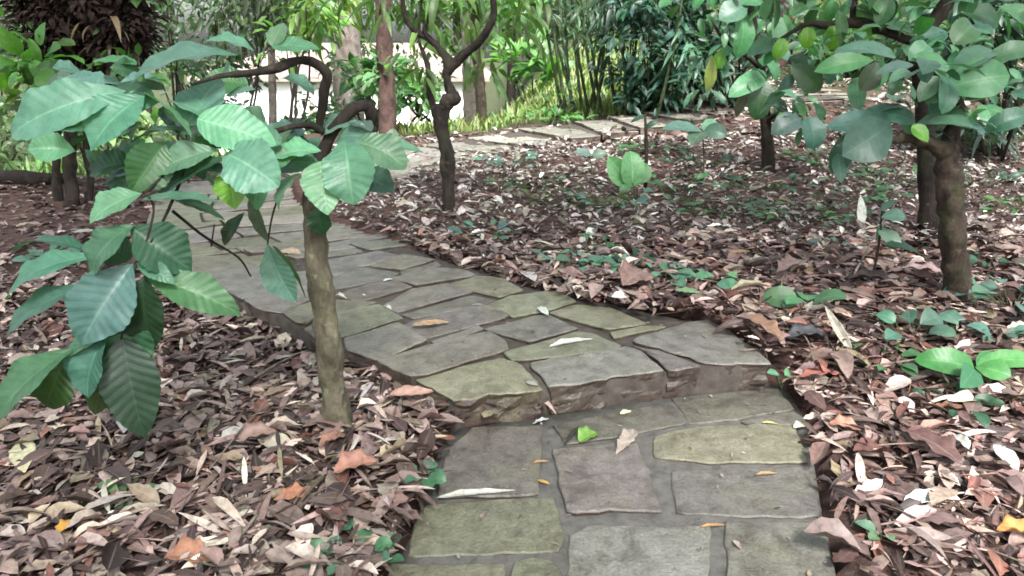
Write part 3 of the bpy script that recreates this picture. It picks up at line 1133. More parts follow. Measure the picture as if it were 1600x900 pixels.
fallen((1396, 436), (1480, 446), .4, (.36, .22, .2), 'ragged', 'broad pink dead leaf at the foot of the mossy trunk', group=INL, lift=.07)
fallen((1320, 448), (1402, 456), .4, DKB, 'cupped', 'very dark brown curled leaf next to the broad pink one', group=INL, lift=.05)
fallen((1212, 440), (1262, 424), .55, PINK, 'ragged', 'pinkish brown torn leaf in the middle of the right bank', group=INL, lift=.06)
fallen((1132, 408), (1172, 404), .4, (.42, .22, .09), 'flat', 'small orange leaf in the middle of the right bank', group=INL, lift=.05)
fallen((1330, 556), (1288, 484), .2, (.42, .34, .26), 'boat', up=.12, tilt=(0, -4), label= 'narrow pale dry leaf standing up right of the step', group=INL, lift=.02)
fallen((1226, 540), (1292, 536), .45, (.04, .037, .042), 'cupped', 'blackish wet leaf right of the hand shaped brown leaves', group=INL, lift=.04)
fallen((1156, 510), (1222, 552), .34, (.26, .13, .08), 'ragged', 'rust brown torn leaf overlapping the right end of the path', group=INL, lift=.07)
fallen((1140, 470), (1208, 466), .2, (.4, .31, .2), 'curled', 'long straw coloured curled leaf behind the right step stone', group=INL, lift=.06)
fallen((866, 434), (916, 446), .36, (.36, .2, .17), 'boat', 'pink folded leaf against the back edge of the upper path', group=INL, lift=.05)
fallen((818, 436), (836, 452), .4, (.5, .42, .38), 'flat', 'small pale pink leaf on the right edge of the upper path', group=INL, lift=.05)
fallen((972, 468), (1004, 446), .8, (.24, .13, .1), 'ragged', 'brown triangular leaf propped behind the mossy paving stone', group=INL, lift=.08)
fallen((1054, 470), (1092, 474), .8, (.26, .36, .18), 'flat', 'pale green square leaf lying behind the step', group=INL, lift=.06, mat=M_LEAF)
fallen((524, 766), (592, 748), .62, (.36, .15, .1), 'cupped', 'salmon red rounded leaf left of the lower path', group=INL, lift=.07)
fallen((430, 806), (488, 792), .6, (.4, .15, .08), 'ragged', 'orange red folded leaf low in the left litter', group=INL, lift=.06)
fallen((376, 716), (436, 700), .66, (.24, .135, .105), 'cupped', 'rounded dull brown leaf in the middle of the left litter', group=INL, lift=.07)
fallen((40, 712), (44, 762), .36, (.5, .42, .25), 'flat', 'pale yellow oval leaf lying upright in the left litter', group=INL, lift=.06)
fallen((92, 862), (118, 838), .5, (.55, .26, .04), 'ragged', 'yellow orange scrap at the lower left of the litter', group=INL, lift=.06)
fallen((262, 890), (336, 898), .6, (.34, .14, .08), 'cupped', 'rusty orange leaf at the bottom edge of the left litter', group=INL, lift=.05)
fallen((120, 885), (176, 850), .6, (.27, .14, .11), 'ragged', 'pinkish brown leaf right of the yellow orange scrap', group=INL, lift=.05)
fallen((610, 648), (682, 640), .34, (.36, .19, .14), 'boat', 'pink boat shaped leaf leaning on the left end of the step', group=INL, lift=.09)
fallen((112, 374), (152, 370), .5, (.42, .35, .29), 'flat', 'pale beige leaf on the dark ground far left', group=INL, lift=.05)
fallen((500, 720), (546, 702), .5, (.27, .12, .08), 'cupped', 'small rust red leaf below the foot of the thin trunk', group=INL, lift=.06)
fallen((648, 800), (580, 812), .5, (.26, .14, .11), 'ragged', 'mauve brown leaf beside the edge of the lower path', group=INL, lift=.05)
fallen((414, 640), (462, 622), .4, (.25, .16, .11), 'boat', 'light brown leaf leaning left of the thin trunk foot', group=INL, lift=.06)
fallen((1345, 360), (1344, 308), .3, (.5, .46, .38), 'flat', up=.12, label= 'pale bleached narrow sheath standing upright on the right bank', group=INL, lift=.02, tilt=(0, -6))
fallen((1028, 298), (1056, 308), .2, (.42, .34, .3), 'curled', 'pinkish dry leaf below the young twin leaved seedling', group=INL, lift=.05)

# sticks in the litter
def stick(p0, p1, r, label, c=M_BARK, lift=.05):
    a, b = gnd(*p0), gnd(*p1)
    a[2] += lift
    b[2] += lift * 1.3
    m = MB()
    mid = (a + b) / 2 + np.array((rng.normal(0, .02), rng.normal(0, .02), .015))
    o0 = mid.copy()
    m.tube([(*(a - o0), r), (*(mid - o0), r * .9), (*(b - o0), r * .5)], 6, 8, .3)
    o = m.build('stick', c)
    o.location = o0
    tag(o, label, 'stick', 'sticks in the leaf litter')


M_STICK = mat_bark('dry_twig', (.12, .09, .075), (.3, .25, .2), None, 30)
stick((376, 622), (470, 570), .007, 'grey twig lying in the left litter near the thin trunk', M_STICK)
stick((200, 640), (330, 600), .005, 'straw coloured twig under the hanging leaf cluster', M_STICK)
stick((360, 880), (420, 800), .006, 'grey brown twig low in the left litter', M_STICK)
stick((430, 640), (330, 760), .005, 'long thin twig crossing the middle of the left litter', M_STICK)
stick((1270, 580), (1235, 530), .004, 'thin forked twig at the right end of the step', M_STICK)
stick((1350, 590), (1560, 566), .005, 'long straight pale twig beside the bright green seedling', M_STICK)
stick((1330, 460), (1400, 340), .006, 'slim grey twig leaning left of the mossy trunk', M_STICK, .12)
stick((1150, 690), (1180, 735), .002, 'tiny hair thin stem on the lower path', M_STICK, .01) if False else None

# ------------------------------------------------------------------ trees near the path
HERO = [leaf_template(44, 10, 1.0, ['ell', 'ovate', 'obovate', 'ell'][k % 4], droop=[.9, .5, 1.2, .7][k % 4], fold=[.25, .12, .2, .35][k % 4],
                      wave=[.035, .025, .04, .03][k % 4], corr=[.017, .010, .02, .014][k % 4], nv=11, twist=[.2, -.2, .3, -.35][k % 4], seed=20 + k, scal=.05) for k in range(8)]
MID = [leaf_template(10, 6, 1.0, ['obovate', 'ovate', 'round'][k % 3], droop=[.8, .5, 1.1][k % 3], fold=.2, wave=.02, twist=[.2, -.2, .3][k % 3], seed=40 + k) for k in range(6)]
NARROW = [leaf_template(6, 2, 1.0, 'lance', droop=[.8, 1.3, .5][k % 3], fold=.25, twist=[.3, -.3, .1][k % 3], seed=60 + k) for k in range(5)]
SMALL = [leaf_template(3, 2, 1.0, 'ovate', droop=[.7, .4, 1.0][k % 3], fold=.3, twist=[.3, -.3, .2][k % 3], seed=80 + k) for k in range(5)]

G_TEAL = (.095, .215, .135)
G_MID = (.045, .125, .05)
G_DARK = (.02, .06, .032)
G_FRESH = (.062, .17, .085)  # fresh green, the right-hand trees' own leaf colour
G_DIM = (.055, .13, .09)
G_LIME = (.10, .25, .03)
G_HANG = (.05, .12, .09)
G_BLUE = (.075, .15, .115)


def hero_leaves(specs, name, parent, tmpl=HERO, ratio_k=1.0, mat=None, hint=(0, -.55, .85), hub=None, petiole_mat=None, sd=.25):
    """specs: (base px, tip px, width px, depth base, depth tip, colour[, hint])"""
    P, D, N, L, C, Wd = [], [], [], [], [], []
    pet = MB()
    for sp in specs:
        b0, t0, w, y0, y1, c = sp[:6]
        a, b = at(*b0, y0), at(*t0, y1)
        l = np.linalg.norm(b - a)
        dist = np.linalg.norm((a + b) / 2 - CAM)
        width = w * dist / F * 1.14 * ratio_k
        h = np.array(sp[6] if len(sp) > 6 else hint, float) + rng.normal(0, sd, 3)
        P.append(a)
        D.append(b - a)
        N.append(h)
        L.append(l)
        Wd.append(min(width / l, .74))
        C.append(vary(c, 1, .2, .09)[0])
    V, Fq, U, Cc = leaves_mesh(tmpl, P, D, N, L, C, Wd)
    return mesh_object(name, V, Fq, mat or (M_LEAF if tmpl is HERO else M_SMALLLEAF), parent, uvs=U, cols=Cc)


def twig(m, pts, r0, r1, y=None, seg=6, rough=.15):
    n = len(pts)
    q = []
    for i, p in enumerate(pts):
        w = at(p[0], p[1], p[2])
        q.append((*w, r0 + (r1 - r0) * i / (n - 1)))
    m.tube(q, seg, 5, rough, 20)


def limb(pts, seg=9, rough=.3, freq=14):
    m = MB()
    m.tube([(*at(p[0], p[1], p[2]), p[3]) for p in pts], seg, 6, rough, freq)
    return m


# thin tree left of the step
b0 = gnd(527, 672)
yT = b0[1]
lt = thing('broadleaf_tree', 'thin olive trunked tree with large glossy ribbed leaves left of the step', 'tree', b0)
limb([(528, 692, yT, .085), (527, 668, yT, .066), (524, 640, yT, .054), (520, 600, yT, .048), (514, 552, yT, .05), (508, 500, yT, .044), (503, 460, yT, .047), (497, 420, yT, .043), (492, 360, yT + .01, .044), (489, 300, yT + .02, .036), (492, 262, yT + .03, .03)],
     16, .3, 13).build('trunk', M_BARK, lt)
limb([(492, 268, yT + .03, .024), (520, 205, yT + .08, .021), (552, 170, yT + .12, .02), (574, 166, yT + .14, .02), (580, 180, yT + .15, .021), (578, 203, yT + .16, .014)],
     9, .35).build('limb', M_DARKBARK, lt)
limb([(497, 208, yT + .05, .017), (500, 190, yT + .05, .016), (505, 150, yT + .03, .017), (511, 118, yT, .018), (494, 100, yT - .02, .017), (468, 94, yT - .06, .015), (440, 104, yT - .1, .016), (400, 112, yT - .15, .012), (340, 120, yT - .25, .008), (300, 132, yT - .32, .005)],
     9, .35).build('limb', M_DARKBARK, lt)
limb([(505, 205, yT + .05, .014), (485, 196, yT + .02, .012), (460, 197, yT - .02, .011), (430, 206, yT - .06, .01), (380, 222, yT - .15, .008), (300, 240, yT - .3, .006), (228, 300, yT - .42, .005)],
     8, .3).build('limb', M_DARKBARK, lt)
m = MB()
twig(m, [(300, 240, yT - .3), (262, 330, yT - .42), (235, 380, yT - .48), (212, 412, yT - .5)], .005, .004)
twig(m, [(228, 300, yT - .42), (240, 330, yT - .45), (222, 400, yT - .5)], .004, .003)
twig(m, [(212, 412, yT - .5), (200, 470, yT - .52), (190, 530, yT - .55)], .006, .004)
twig(m, [(270, 330, yT - .3), (320, 370, yT - .2), (372, 402, yT - .12), (392, 432, yT - .1)], .006, .003)
twig(m, [(440, 290, yT - .1), (425, 340, yT - .1), (418, 382, yT - .1)], .004, .003)
twig(m, [(330, 385, yT - .18), (335, 350, yT - .18)], .003, .002)
m.build('twigs', M_DARKBARK, lt)
yl = yT - .3
UPL = [
    ((226, 150), (142, 236), 120, yl, yl - .12, G_TEAL, (0, -.7, .8)),
    ((196, 142), (18, 212), 62, yl, yl - .1, G_TEAL),
    ((165, 152), (96, 122), 48, yl, yl + .05, G_TEAL),
    ((372, 86), (203, 132), 56, yl + .15, yl, G_BLUE, (.1, -.2, 1)),
    ((398, 80), (320, 66), 36, yl + .2, yl + .15, G_TEAL),
    ((425, 72), (444, 36), 46, yl + .2, yl + .25, G_TEAL),
    ((425, 72), (500, 77), 28, yl + .2, yl + .2, G_TEAL),
    ((228, 148), (298, 214), 46, yl + .02, yl - .08, G_TEAL, (.7, -.3, .7)),
    ((292, 196), (345, 124), 60, yl + .05, yl + .2, G_BLUE),
    ((308, 186), (432, 226), 62, yl + .02, yl + .05, G_TEAL),
    ((297, 206), (203, 226), 36, yl, yl - .05, G_BLUE),
    ((258, 222), (204, 302), 56, yl - .02, yl - .12, G_MID, (.5, -.7, .6)),
    ((342, 234), (236, 278), 46, yl, yl - .06, G_TEAL),
    ((356, 248), (248, 308), 42, yl - .02, yl - .05, G_DARK),
    ((352, 240), (436, 292), 78, yl, yl - .1, G_TEAL, (0, -.75, .75)),
    ((362, 262), (368, 328), 46, yl + .05, yl - .02, G_LIME, (0, -1, .2)),
    ((222, 302), (140, 350), 46, yl - .12, yl - .2, G_TEAL),
    ((222, 312), (345, 318), 38, yl - .12, yl - .12, G_TEAL),
    ((538, 220), (552, 320), 82, yT - .05, yT - .18, G_TEAL, (0, -.8, .65)),
    ((545, 222), (634, 264), 50, yT - .02, yT - .05, G_TEAL),
    ((500, 252), (512, 336), 66, yT - .1, yT - .2, G_TEAL, (-.1, -.8, .6)),
    ((502, 236), (424, 252), 52, yT - .08, yT - .12, G_TEAL),
    ((540, 222), (664, 240), 26, yT, yT + .05, G_TEAL),
    ((612, 234), (614, 200), 20, yT + .05, yT + .08, (.2, .32, .2), (0, -1, .3)),
    ((498, 318), (506, 366), 52, yT - .08, yT - .06, G_DARK, (0, -1, .3)),
    ((500, 215), (560, 190), 40, yT + .05, yT + .12, G_TEAL),
    ((470, 240), (408, 272), 46, yT - .1, yT - .16, G_TEAL),
    ((440, 225), (350, 205), 44, yT - .12, yT - .1, G_TEAL),
    ((470, 270), (436, 330), 44, yT - .1, yT - .16, G_TEAL),
    ((330, 190), (262, 160), 46, yl + .05, yl + .1, G_TEAL),
    ((250, 160), (190, 175), 60, yl + .03, yl, G_TEAL),
    ((215, 255), (140, 275), 40, yl, yl + .02, G_DARK),
    ((440, 122), (492, 150), 36, yT, yT + .05, G_BLUE),
    ((355, 150), (400, 140), 24, yl + .2, yl + .2, G_BLUE),
    ((420, 270), (398, 325), 36, yl + .1, yl + .1, G_TEAL),
    ((270, 310), (352, 345), 30, yl - .05, yl - .02, G_DARK),
    ((600, 225), (640, 255), 20, yT, yT, G_TEAL),
]
for k in range(95):
    x0, y0 = rng.uniform(110, 570), rng.uniform(100, 280)
    if x0 > 400 and y0 < 190:
        continue
    a_ = rng.uniform(0, 6.283)
    ln = rng.uniform(42, 78)
    dd = yl + (yT - yl) * min(1, max(0, (x0 - 200) / 330)) + rng.uniform(.05, .3)
    UPL.append(((x0, y0), (x0 + math.cos(a_) * ln, y0 + abs(math.sin(a_)) * ln * .7 - 10), rng.uniform(26, 44), dd, dd - rng.uniform(-.1, .12), [G_TEAL, G_BLUE, G_DARK, G_MID][k % 4]))
hero_leaves(UPL, 'crown', lt)
yc = yT - .5
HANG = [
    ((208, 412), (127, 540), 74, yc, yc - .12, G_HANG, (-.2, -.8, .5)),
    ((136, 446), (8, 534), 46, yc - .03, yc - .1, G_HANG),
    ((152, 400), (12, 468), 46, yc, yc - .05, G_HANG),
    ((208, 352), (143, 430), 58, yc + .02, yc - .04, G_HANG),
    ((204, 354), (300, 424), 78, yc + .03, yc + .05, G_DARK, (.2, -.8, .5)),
    ((226, 430), (242, 545), 76, yc, yc - .03, (.018, .05, .018), (.1, -1, -.1)),  # shade on this downward-facing leaf is put into its dark colour
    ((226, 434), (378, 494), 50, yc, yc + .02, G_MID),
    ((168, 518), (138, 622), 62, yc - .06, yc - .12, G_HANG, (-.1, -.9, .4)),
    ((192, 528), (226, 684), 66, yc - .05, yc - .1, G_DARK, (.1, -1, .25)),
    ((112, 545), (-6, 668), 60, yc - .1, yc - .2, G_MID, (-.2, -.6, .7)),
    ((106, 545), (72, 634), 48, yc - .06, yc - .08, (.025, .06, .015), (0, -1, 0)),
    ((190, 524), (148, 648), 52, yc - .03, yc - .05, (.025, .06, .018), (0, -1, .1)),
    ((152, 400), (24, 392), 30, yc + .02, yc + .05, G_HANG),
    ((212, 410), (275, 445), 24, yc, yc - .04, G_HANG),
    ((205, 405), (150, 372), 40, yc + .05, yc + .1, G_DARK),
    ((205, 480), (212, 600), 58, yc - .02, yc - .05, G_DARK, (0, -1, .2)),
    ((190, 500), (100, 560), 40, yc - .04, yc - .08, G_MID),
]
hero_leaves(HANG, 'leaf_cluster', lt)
HG2 = [
    ((418, 380), (464, 472), 44, yT - .1, yT - .12, G_BLUE, (-.5, -.8, .3)),
    ((426, 384), (478, 470), 22, yT - .09, yT - .08, (.03, .07, .02), (1, -.4, .2)),
    ((392, 306), (420, 378), 24, yT - .1, yT - .1, (.07, .10, .09), (-.6, -.7, .3)),
    ((382, 332), (350, 382), 20, yT - .12, yT - .12, (.03, .06, .025), (.3, -1, .1)),
]
hero_leaves(HG2, 'leaf_cluster', lt)

# crooked small tree behind the upper path (middle)
b0 = gnd(702, 332)
ym = b0[1]
mt = thing('broadleaf_tree', 'crooked knobbly small tree with forked dark limbs behind the upper path', 'tree', b0)
limb([(702, 345, ym, .075), (701, 325, ym, .056), (700, 280, ym, .05), (699, 256, ym, .064), (697, 235, ym, .052), (690, 200, ym, .055), (688, 180, ym, .072), (692, 165, ym, .07)],
     14, .3, 9).build('trunk', M_DARKBARK, mt)
limb([(692, 175, ym, .05), (700, 158, ym - .02, .06), (712, 155, ym - .03, .045), (706, 145, ym, .04), (698, 120, ym + .03, .033), (702, 104, ym + .04, .05), (694, 85, ym + .05, .032), (672, 62, ym + .1, .026), (648, 48, ym + .1, .024), (632, 20, ym + .15, .02), (628, -40, ym + .2, .014)],
     10, .35).build('limb', M_DARKBARK, mt)
limb([(703, 106, ym + .04, .045), (722, 88, ym, .034), (742, 72, ym - .05, .03), (762, 45, ym - .1, .028), (772, 20, ym - .1, .026), (770, -20, ym - .1, .02), (780, -90, ym, .012)],
     10, .35).build('limb', M_DARKBARK, mt)
limb([(686, 182, ym, .04), (674, 158, ym + .05, .028), (670, 132, ym + .06, .025), (668, 100, ym + .08, .02), (655, 60, ym + .2, .012), (660, -20, ym + .2, .008)],
     9, .35).build('limb', M_DARKBARK, mt)
limb([(690, 80, ym + .06, .02), (664, 50, ym + .08, .016), (668, 30, ym + .1, .015), (685, -10, ym + .1, .01)], 8, .3).build('limb', M_DARKBARK, mt)


def cluster(name, parent, centers, n, L, ratio, colr, tmpl, mat=None, hang=.6, spread=1.0, sd=.25):
    """leaf tufts: leaves fan out from each centre (x,y,z,r)"""
    P, D, N, Ls, C, Wd = [], [], [], [], [], []
    for c in centers:
        c = np.asarray(c, float)
        k = max(1, int(n * rng.uniform(.6, 1.4)))
        q = rand_unit(k) * (c[3] * rng.random((k, 1)) ** .5)
        q[:, 2] *= .7
        d = q / (np.linalg.norm(q, axis=1)[:, None] + 1e-6) * spread + rand_unit(k) * .5 + np.array((0, 0, -hang))
        P.append(c[:3] + q)
        D.append(d)
        N.append(np.array((0, -.3, 1.)) + rng.normal(0, .35, (k, 3)))
        Ls.append(L * np.exp(rng.normal(0, sd, k)))
        Wd.append(ratio * np.exp(rng.normal(0, .15, k)))
        C.append(vary(colr, k, .28, .1))
    V, Fq, U, Cc = leaves_mesh(tmpl, np.vstack(P), np.vstack(D), np.vstack(N), np.concatenate(Ls), np.vstack(C), np.concatenate(Wd))
    return mesh_object(name, V, Fq, mat or M_BGLEAF, parent, uvs=U, cols=Cc)


def pxc(lst, y, r):
    return [(*at(a, b, y + rng.normal(0, .25)), r) for a, b in lst]


mc = pxc([(600, 10), (640, 5), (625, -30), (672, 5), (700, -20), (720, 20), (745, 5), (760, 55), (730, 60), (800, 20), (790, -20), (810, 50), (580, -30), (655, 30), (690, 40), (640, 80), (750, 100), (660, 110), (540, -10), (840, -10)], ym + .4, .2)
hi = [(*at(a, -60 - 120 * rng.random(), ym + rng.uniform(-.6, 1)), .35) for a in np.linspace(520, 880, 14)]
cluster('crown', mt, mc + hi, 13, .2, .2, (.08, .15, .04), NARROW, hang=1.2)

# mossy tree on the right bank (front)
b0 = gnd(1497, 470)
yr = b0[1]
rt = thing('broadleaf_tree', 'short mossy thick trunk with one crooked limb on the right bank', 'tree', b0)
limb([(1500, 490, yr, .13), (1498, 465, yr, .08), (1493, 410, yr, .064), (1488, 360, yr, .058), (1484, 300, yr, .062), (1480, 262, yr, .058), (1478, 240, yr, .045), (1484, 215, yr + .03, .034), (1492, 180, yr + .06, .024)],
     18, .42, 17).build('trunk', M_MOSSBARK, rt)
limb([(1478, 240, yr, .05), (1462, 228, yr - .03, .035), (1440, 220, yr - .06, .03), (1418, 216, yr - .08, .024), (1392, 218, yr - .1, .018), (1350, 205, yr - .1, .008)],
     9, .35).build('limb', M_MOSSBARK, rt)
limb([(1482, 262, yr, .05), (1484, 232, yr + .02, .042), (1492, 200, yr + .05, .03), (1500, 160, yr + .08, .02), (1470, 120, yr, .014), (1440, 100, yr - .05, .01)], 10, .3).build('limb', M_MOSSBARK, rt)
RL = [
    ((1392, 192), (1316, 244), 66, yr - .1, yr - .2, G_DIM, (0, -.85, .5)),
    ((1388, 196), (1290, 200), 48, yr - .08, yr - .05, G_DIM),
    ((1434, 196), (1542, 208), 40, yr - .05, yr - .1, G_FRESH),
    ((1430, 190), (1345, 178), 34, yr, yr + .1, G_DIM),
    ((1425, 196), (1450, 222), 26, yr - .12, yr - .16, G_LIME, (.3, -1, .2)),
    ((1425, 88), (1478, 130), 52, yr, yr - .05, G_FRESH),
    ((1466, 142), (1578, 118), 56, yr, yr - .05, G_FRESH, (0, -.8, .6)),
    ((1550, 78), (1496, 118), 44, yr + .05, yr, G_DIM),
    ((1542, 98), (1620, 80), 30, yr, yr, G_FRESH),
    ((1440, 132), (1466, 160), 30, yr - .05, yr - .08, G_FRESH, (0, -1, .3)),
    ((1500, 150), (1452, 180), 30, yr - .05, yr - .1, G_DIM),
    ((1450, 70), (1420, 95), 34, yr + .1, yr + .05, G_FRESH),
    ((1490, 70), (1520, 40), 40, yr + .1, yr + .2, G_MID),
    ((1370, 96), (1344, 142), 34, yr, yr - .03, (.025, .06, .025), (0, -1, .2)),
    ((1366, 94), (1272, 112), 32, yr + .1, yr + .1, G_FRESH),
    ((1400, 90), (1300, 84), 30, yr + .2, yr + .2, G_DIM),
    ((1540, 205), (1610, 180), 30, yr, yr, G_DIM),
]
hero_leaves(RL, 'crown', rt, MID, .85)

# tree right behind it, its limbs reaching across the top
b0 = gnd(1452, 356)
yq = b0[1]
qt = thing('broadleaf_tree', 'straight brown trunk behind the mossy one with dark limbs across the top', 'tree', b0)
limb([(1452, 370, yq, .095), (1452, 340, yq, .08), (1450, 260, yq, .07), (1446, 180, yq, .065), (1438, 120, yq, .06), (1432, 85, yq, .062)], 12, .25, 8).build('trunk', M_DARKBARK, qt)
limb([(1436, 100, yq, .055), (1442, 66, yq, .055), (1462, 30, yq, .05), (1488, -10, yq, .045), (1530, -80, yq + .2, .03)], 10, .3).build('limb', M_DARKBARK, qt)
limb([(1434, 92, yq, .04), (1405, 110, yq - .05, .03), (1380, 104, yq - .1, .022), (1345, 90, yq - .1, .012)], 9, .3).build('limb', M_DARKBARK, qt)
limb([(1440, 70, yq, .04), (1410, 60, yq - .05, .032), (1370, 42, yq - .1, .034), (1330, 36, yq - .1, .034), (1290, 40, yq - .12, .026), (1260, 38, yq - .15, .016), (1212, 66, yq - .2, .01)],
     9, .35).build('limb', M_DARKBARK, qt)
limb([(1332, 36, yq - .1, .022), (1334, 10, yq - .1, .018), (1345, -40, yq, .012)], 8, .3).build('limb', M_DARKBARK, qt)
QL = [
    ((1262, 42), (1258, 76), 28, yq - .2, yq - .2, G_LIME, (0, -1, .1)),  # light shining through these leaves is put into their lime colour
    ((1302, 40), (1298, 78), 34, yq - .15, yq - .18, G_LIME, (.1, -1, .1)),
    ((1330, 44), (1360, 58), 24, yq - .1, yq - .1, G_LIME, (0, -1, .3)),
    ((1290, 20), (1240, 14), 36, yq - .1, yq - .1, G_MID),
    ((1300, 30), (1300, 0), 30, yq, yq, G_MID),
    ((1225, 60), (1210, 92), 22, yq - .2, yq - .2, G_LIME),
    ((1345, 20), (1400, 30), 34, yq, yq, G_DIM),
    ((1380, 40), (1430, 52), 32, yq - .1, yq - .1, G_FRESH),
    ((1270, 104), (1232, 92), 30, yq - .1, yq - .1, G_DARK),
    ((1232, 100), (1282, 142), 36, yq - .2, yq - .2, (.025, .065, .025), (.2, -1, .2)),
    ((1290, 120), (1316, 90), 28, yq - .1, yq, G_FRESH),
    ((1240, 118), (1215, 140), 30, yq - .2, yq - .2, G_DIM),
    ((1500, 20), (1560, 40), 40, yq, yq, G_DARK),
    ((1480, 50), (1420, 76), 36, yq - .1, yq - .1, G_FRESH),
    ((1560, 10), (1610, 40), 40, yq + .1, yq, G_MID),
]
hero_leaves(QL, 'crown', qt, MID, .85)
cluster('low_foliage', qt, [(*at(a, b, yq + rng.uniform(-.5, .3)), .16) for a, b in [(1420, 120), (1390, 70), (1330, 60), (1300, 100), (1250, 70), (1460, 60), (1500, 70), (1560, 100), (1240, 150), (1520, 150), (1450, 20)]],
        10, .14, .5, G_FRESH, MID, M_SMALLLEAF, .5)
cluster('low_foliage', rt, [(*at(a, b, yr + rng.uniform(-.15, .35)), .12) for a, b in [(1400, 200), (1350, 190), (1450, 200), (1510, 190), (1540, 150), (1480, 110), (1440, 110), (1400, 150), (1570, 100), (1310, 215)]],
        6, .13, .5, G_DIM, MID, M_SMALLLEAF, .4)
cluster('upper_foliage', qt, [(*at(a, b, yq + rng.uniform(-.3, .5)), .25) for a, b in [(1250, -20), (1330, -40), (1400, -30), (1440, -10), (1380, 0), (1540, -30), (1600, -20), (1300, -10), (1200, -40), (1580, 60)]],
        12, .2, .5, G_MID, MID, M_SMALLLEAF, .5)

# dark slender tree further back with drooping leaves
b0 = gnd(1200, 268)
ys_ = b0[1]
st = thing('broadleaf_tree', 'dark slender stem hung with drooping rounded leaves in the middle of the right bank', 'tree', b0)
limb([(1200, 280, ys_, .09), (1200, 262, ys_, .075), (1198, 210, ys_, .06), (1192, 150, ys_, .045), (1188, 100, ys_, .04), (1178, 40, ys_, .035), (1165, -40, ys_, .03)], 10, .3).build('trunk', M_DARKBARK, st)
limb([(1190, 110, ys_, .03), (1170, 90, ys_ - .2, .022), (1130, 60, ys_ - .3, .016), (1112, 30, ys_ - .3, .01)], 8, .3).build('limb', M_DARKBARK, st)
limb([(1195, 190, ys_, .03), (1220, 176, ys_ - .2, .02), (1255, 182, ys_ - .3, .01)], 8, .3).build('limb', M_DARKBARK, st)
SL = [
    ((1250, 184), (1205, 210), 34, ys_ - .3, ys_ - .4, G_DIM), ((1262, 182), (1270, 234), 44, ys_ - .3, ys_ - .4, G_DIM, (0, -1, .4)),
    ((1240, 180), (1212, 186), 26, ys_ - .3, ys_ - .3, G_FRESH),
    ((1192, 118), (1138, 152), 32, ys_ - .3, ys_ - .5, G_FRESH), ((1186, 122), (1180, 188), 38, ys_ - .3, ys_ - .35, (.03, .075, .03), (0, -1, .2)),
    ((1180, 125), (1150, 184), 20, ys_ - .2, ys_ - .3, (.06, .07, .03), (0, -1, .2)),
    ((1168, 8), (1124, 32), 40, ys_ - .4, ys_ - .5, G_DIM, (0, -.9, .5)), ((1158, 18), (1150, 90), 36, ys_ - .3, ys_ - .35, G_MID, (.1, -1, .1)),
    ((1112, 84), (1106, 142), 18, ys_ - .3, ys_ - .3, (.09, .11, .03), (0, -1, .1)), ((1128, 76), (1120, 108), 20, ys_ - .3, ys_ - .3, G_LIME, (0, -1, .1)),
    ((1190, 30), (1170, 60), 20, ys_, ys_, G_FRESH), ((1200, 70), (1230, 95), 26, ys_ - .1, ys_ - .2, G_DIM),
    ((1192, 90), (1212, 128), 24, ys_ - .2, ys_ - .2, G_FRESH), ((1160, 60), (1130, 90), 26, ys_ - .2, ys_ - .2, G_FRESH),
    ((1210, 140), (1250, 160), 26, ys_ - .1, ys_ - .2, G_FRESH), ((1205, 150), (1225, 190), 24, ys_ - .1, ys_ - .1, G_DARK),
]
hero_leaves(SL, 'crown', st, MID, .85)
cluster('upper_foliage', st, [(*at(a, b, ys_ + rng.uniform(-.4, .4)), .3) for a, b in [(1120, -30), (1180, -30), (1090, 10), (1210, 10), (1150, -60)]], 12, .2, .5, G_MID, MID, M_SMALLLEAF, .6)
cluster('low_foliage', st, [(*at(a, b, ys_ + rng.uniform(-.4, .3)), .16) for a, b in [(1150, 60), (1180, 90), (1220, 110), (1240, 150), (1200, 160), (1160, 120), (1130, 40), (1260, 200)]], 6, .15, .5, G_FRESH, MID, M_SMALLLEAF, .6)

# ------------------------------------------------------------------ seedlings and ground plants
def plant(name, label, px, n, L, ratio, colr, height, tmpl=MID, spread=1.0, group=None, hang=.1, cat='plant', r=.05, leafname='leaves'):
    n = int(n * 1.6) if n > 5 else n
    b = gnd(*px)
    root = thing(name, label, cat, b, group)
    m = MB()
    P, D, N, Ls, C = [], [], [], [], []
    for k in range(n):
        a = rng.uniform(0, 6.283)
        rr = r * rng.uniform(.3, 1) * spread
        h = height * rng.uniform(.55, 1)
        tip = b + np.array((math.cos(a) * rr, math.sin(a) * rr, h))
        m.tube([(*(b + np.array((0, 0, -.02))), .0035), (*((b + tip) / 2 + np.array((math.cos(a), math.sin(a), 0)) * .01), .003), (*tip, .002)], 5, 3)
        P.append(tip)
        D.append((math.cos(a), math.sin(a), rng.uniform(-.2, .5) - hang))
        N.append((rng.normal(0, .3), -.25 + rng.normal(0, .3), 1))
        Ls.append(L * rng.uniform(.7, 1.25))
        C.append(vary(colr, 1, .15, .08)[0])
    m.build('stems', M_BAMBOO, root)
    V, Fq, U, Cc = leaves_mesh(tmpl, P, D, N, Ls, C, [ratio] * n)
    mesh_object(leafname, V, Fq, M_SMALLLEAF, root, uvs=U, cols=Cc)
    return root


def stalk_plant(name, label, basepx, toppx, specs, r=.012, mat=None, y=None):
    b = gnd(*basepx)
    root = thing(name, label, 'seedling', b)
    m = MB()
    t = at(*toppx, b[1])
    m.tube([(*(b - np.array((0, 0, .03))), r), (*((b + t) / 2 + np.array((.01, 0, 0))), r * .9), (*t, r * .6)], 7, 6, .2)
    m.build('stem', mat or M_DARKBARK, root)
    hero_leaves([(a, c, w, b[1] + dy0, b[1] + dy1, cl) + tuple(ex) for a, c, w, dy0, dy1, cl, *ex in specs], 'leaves', root, MID)
    return root


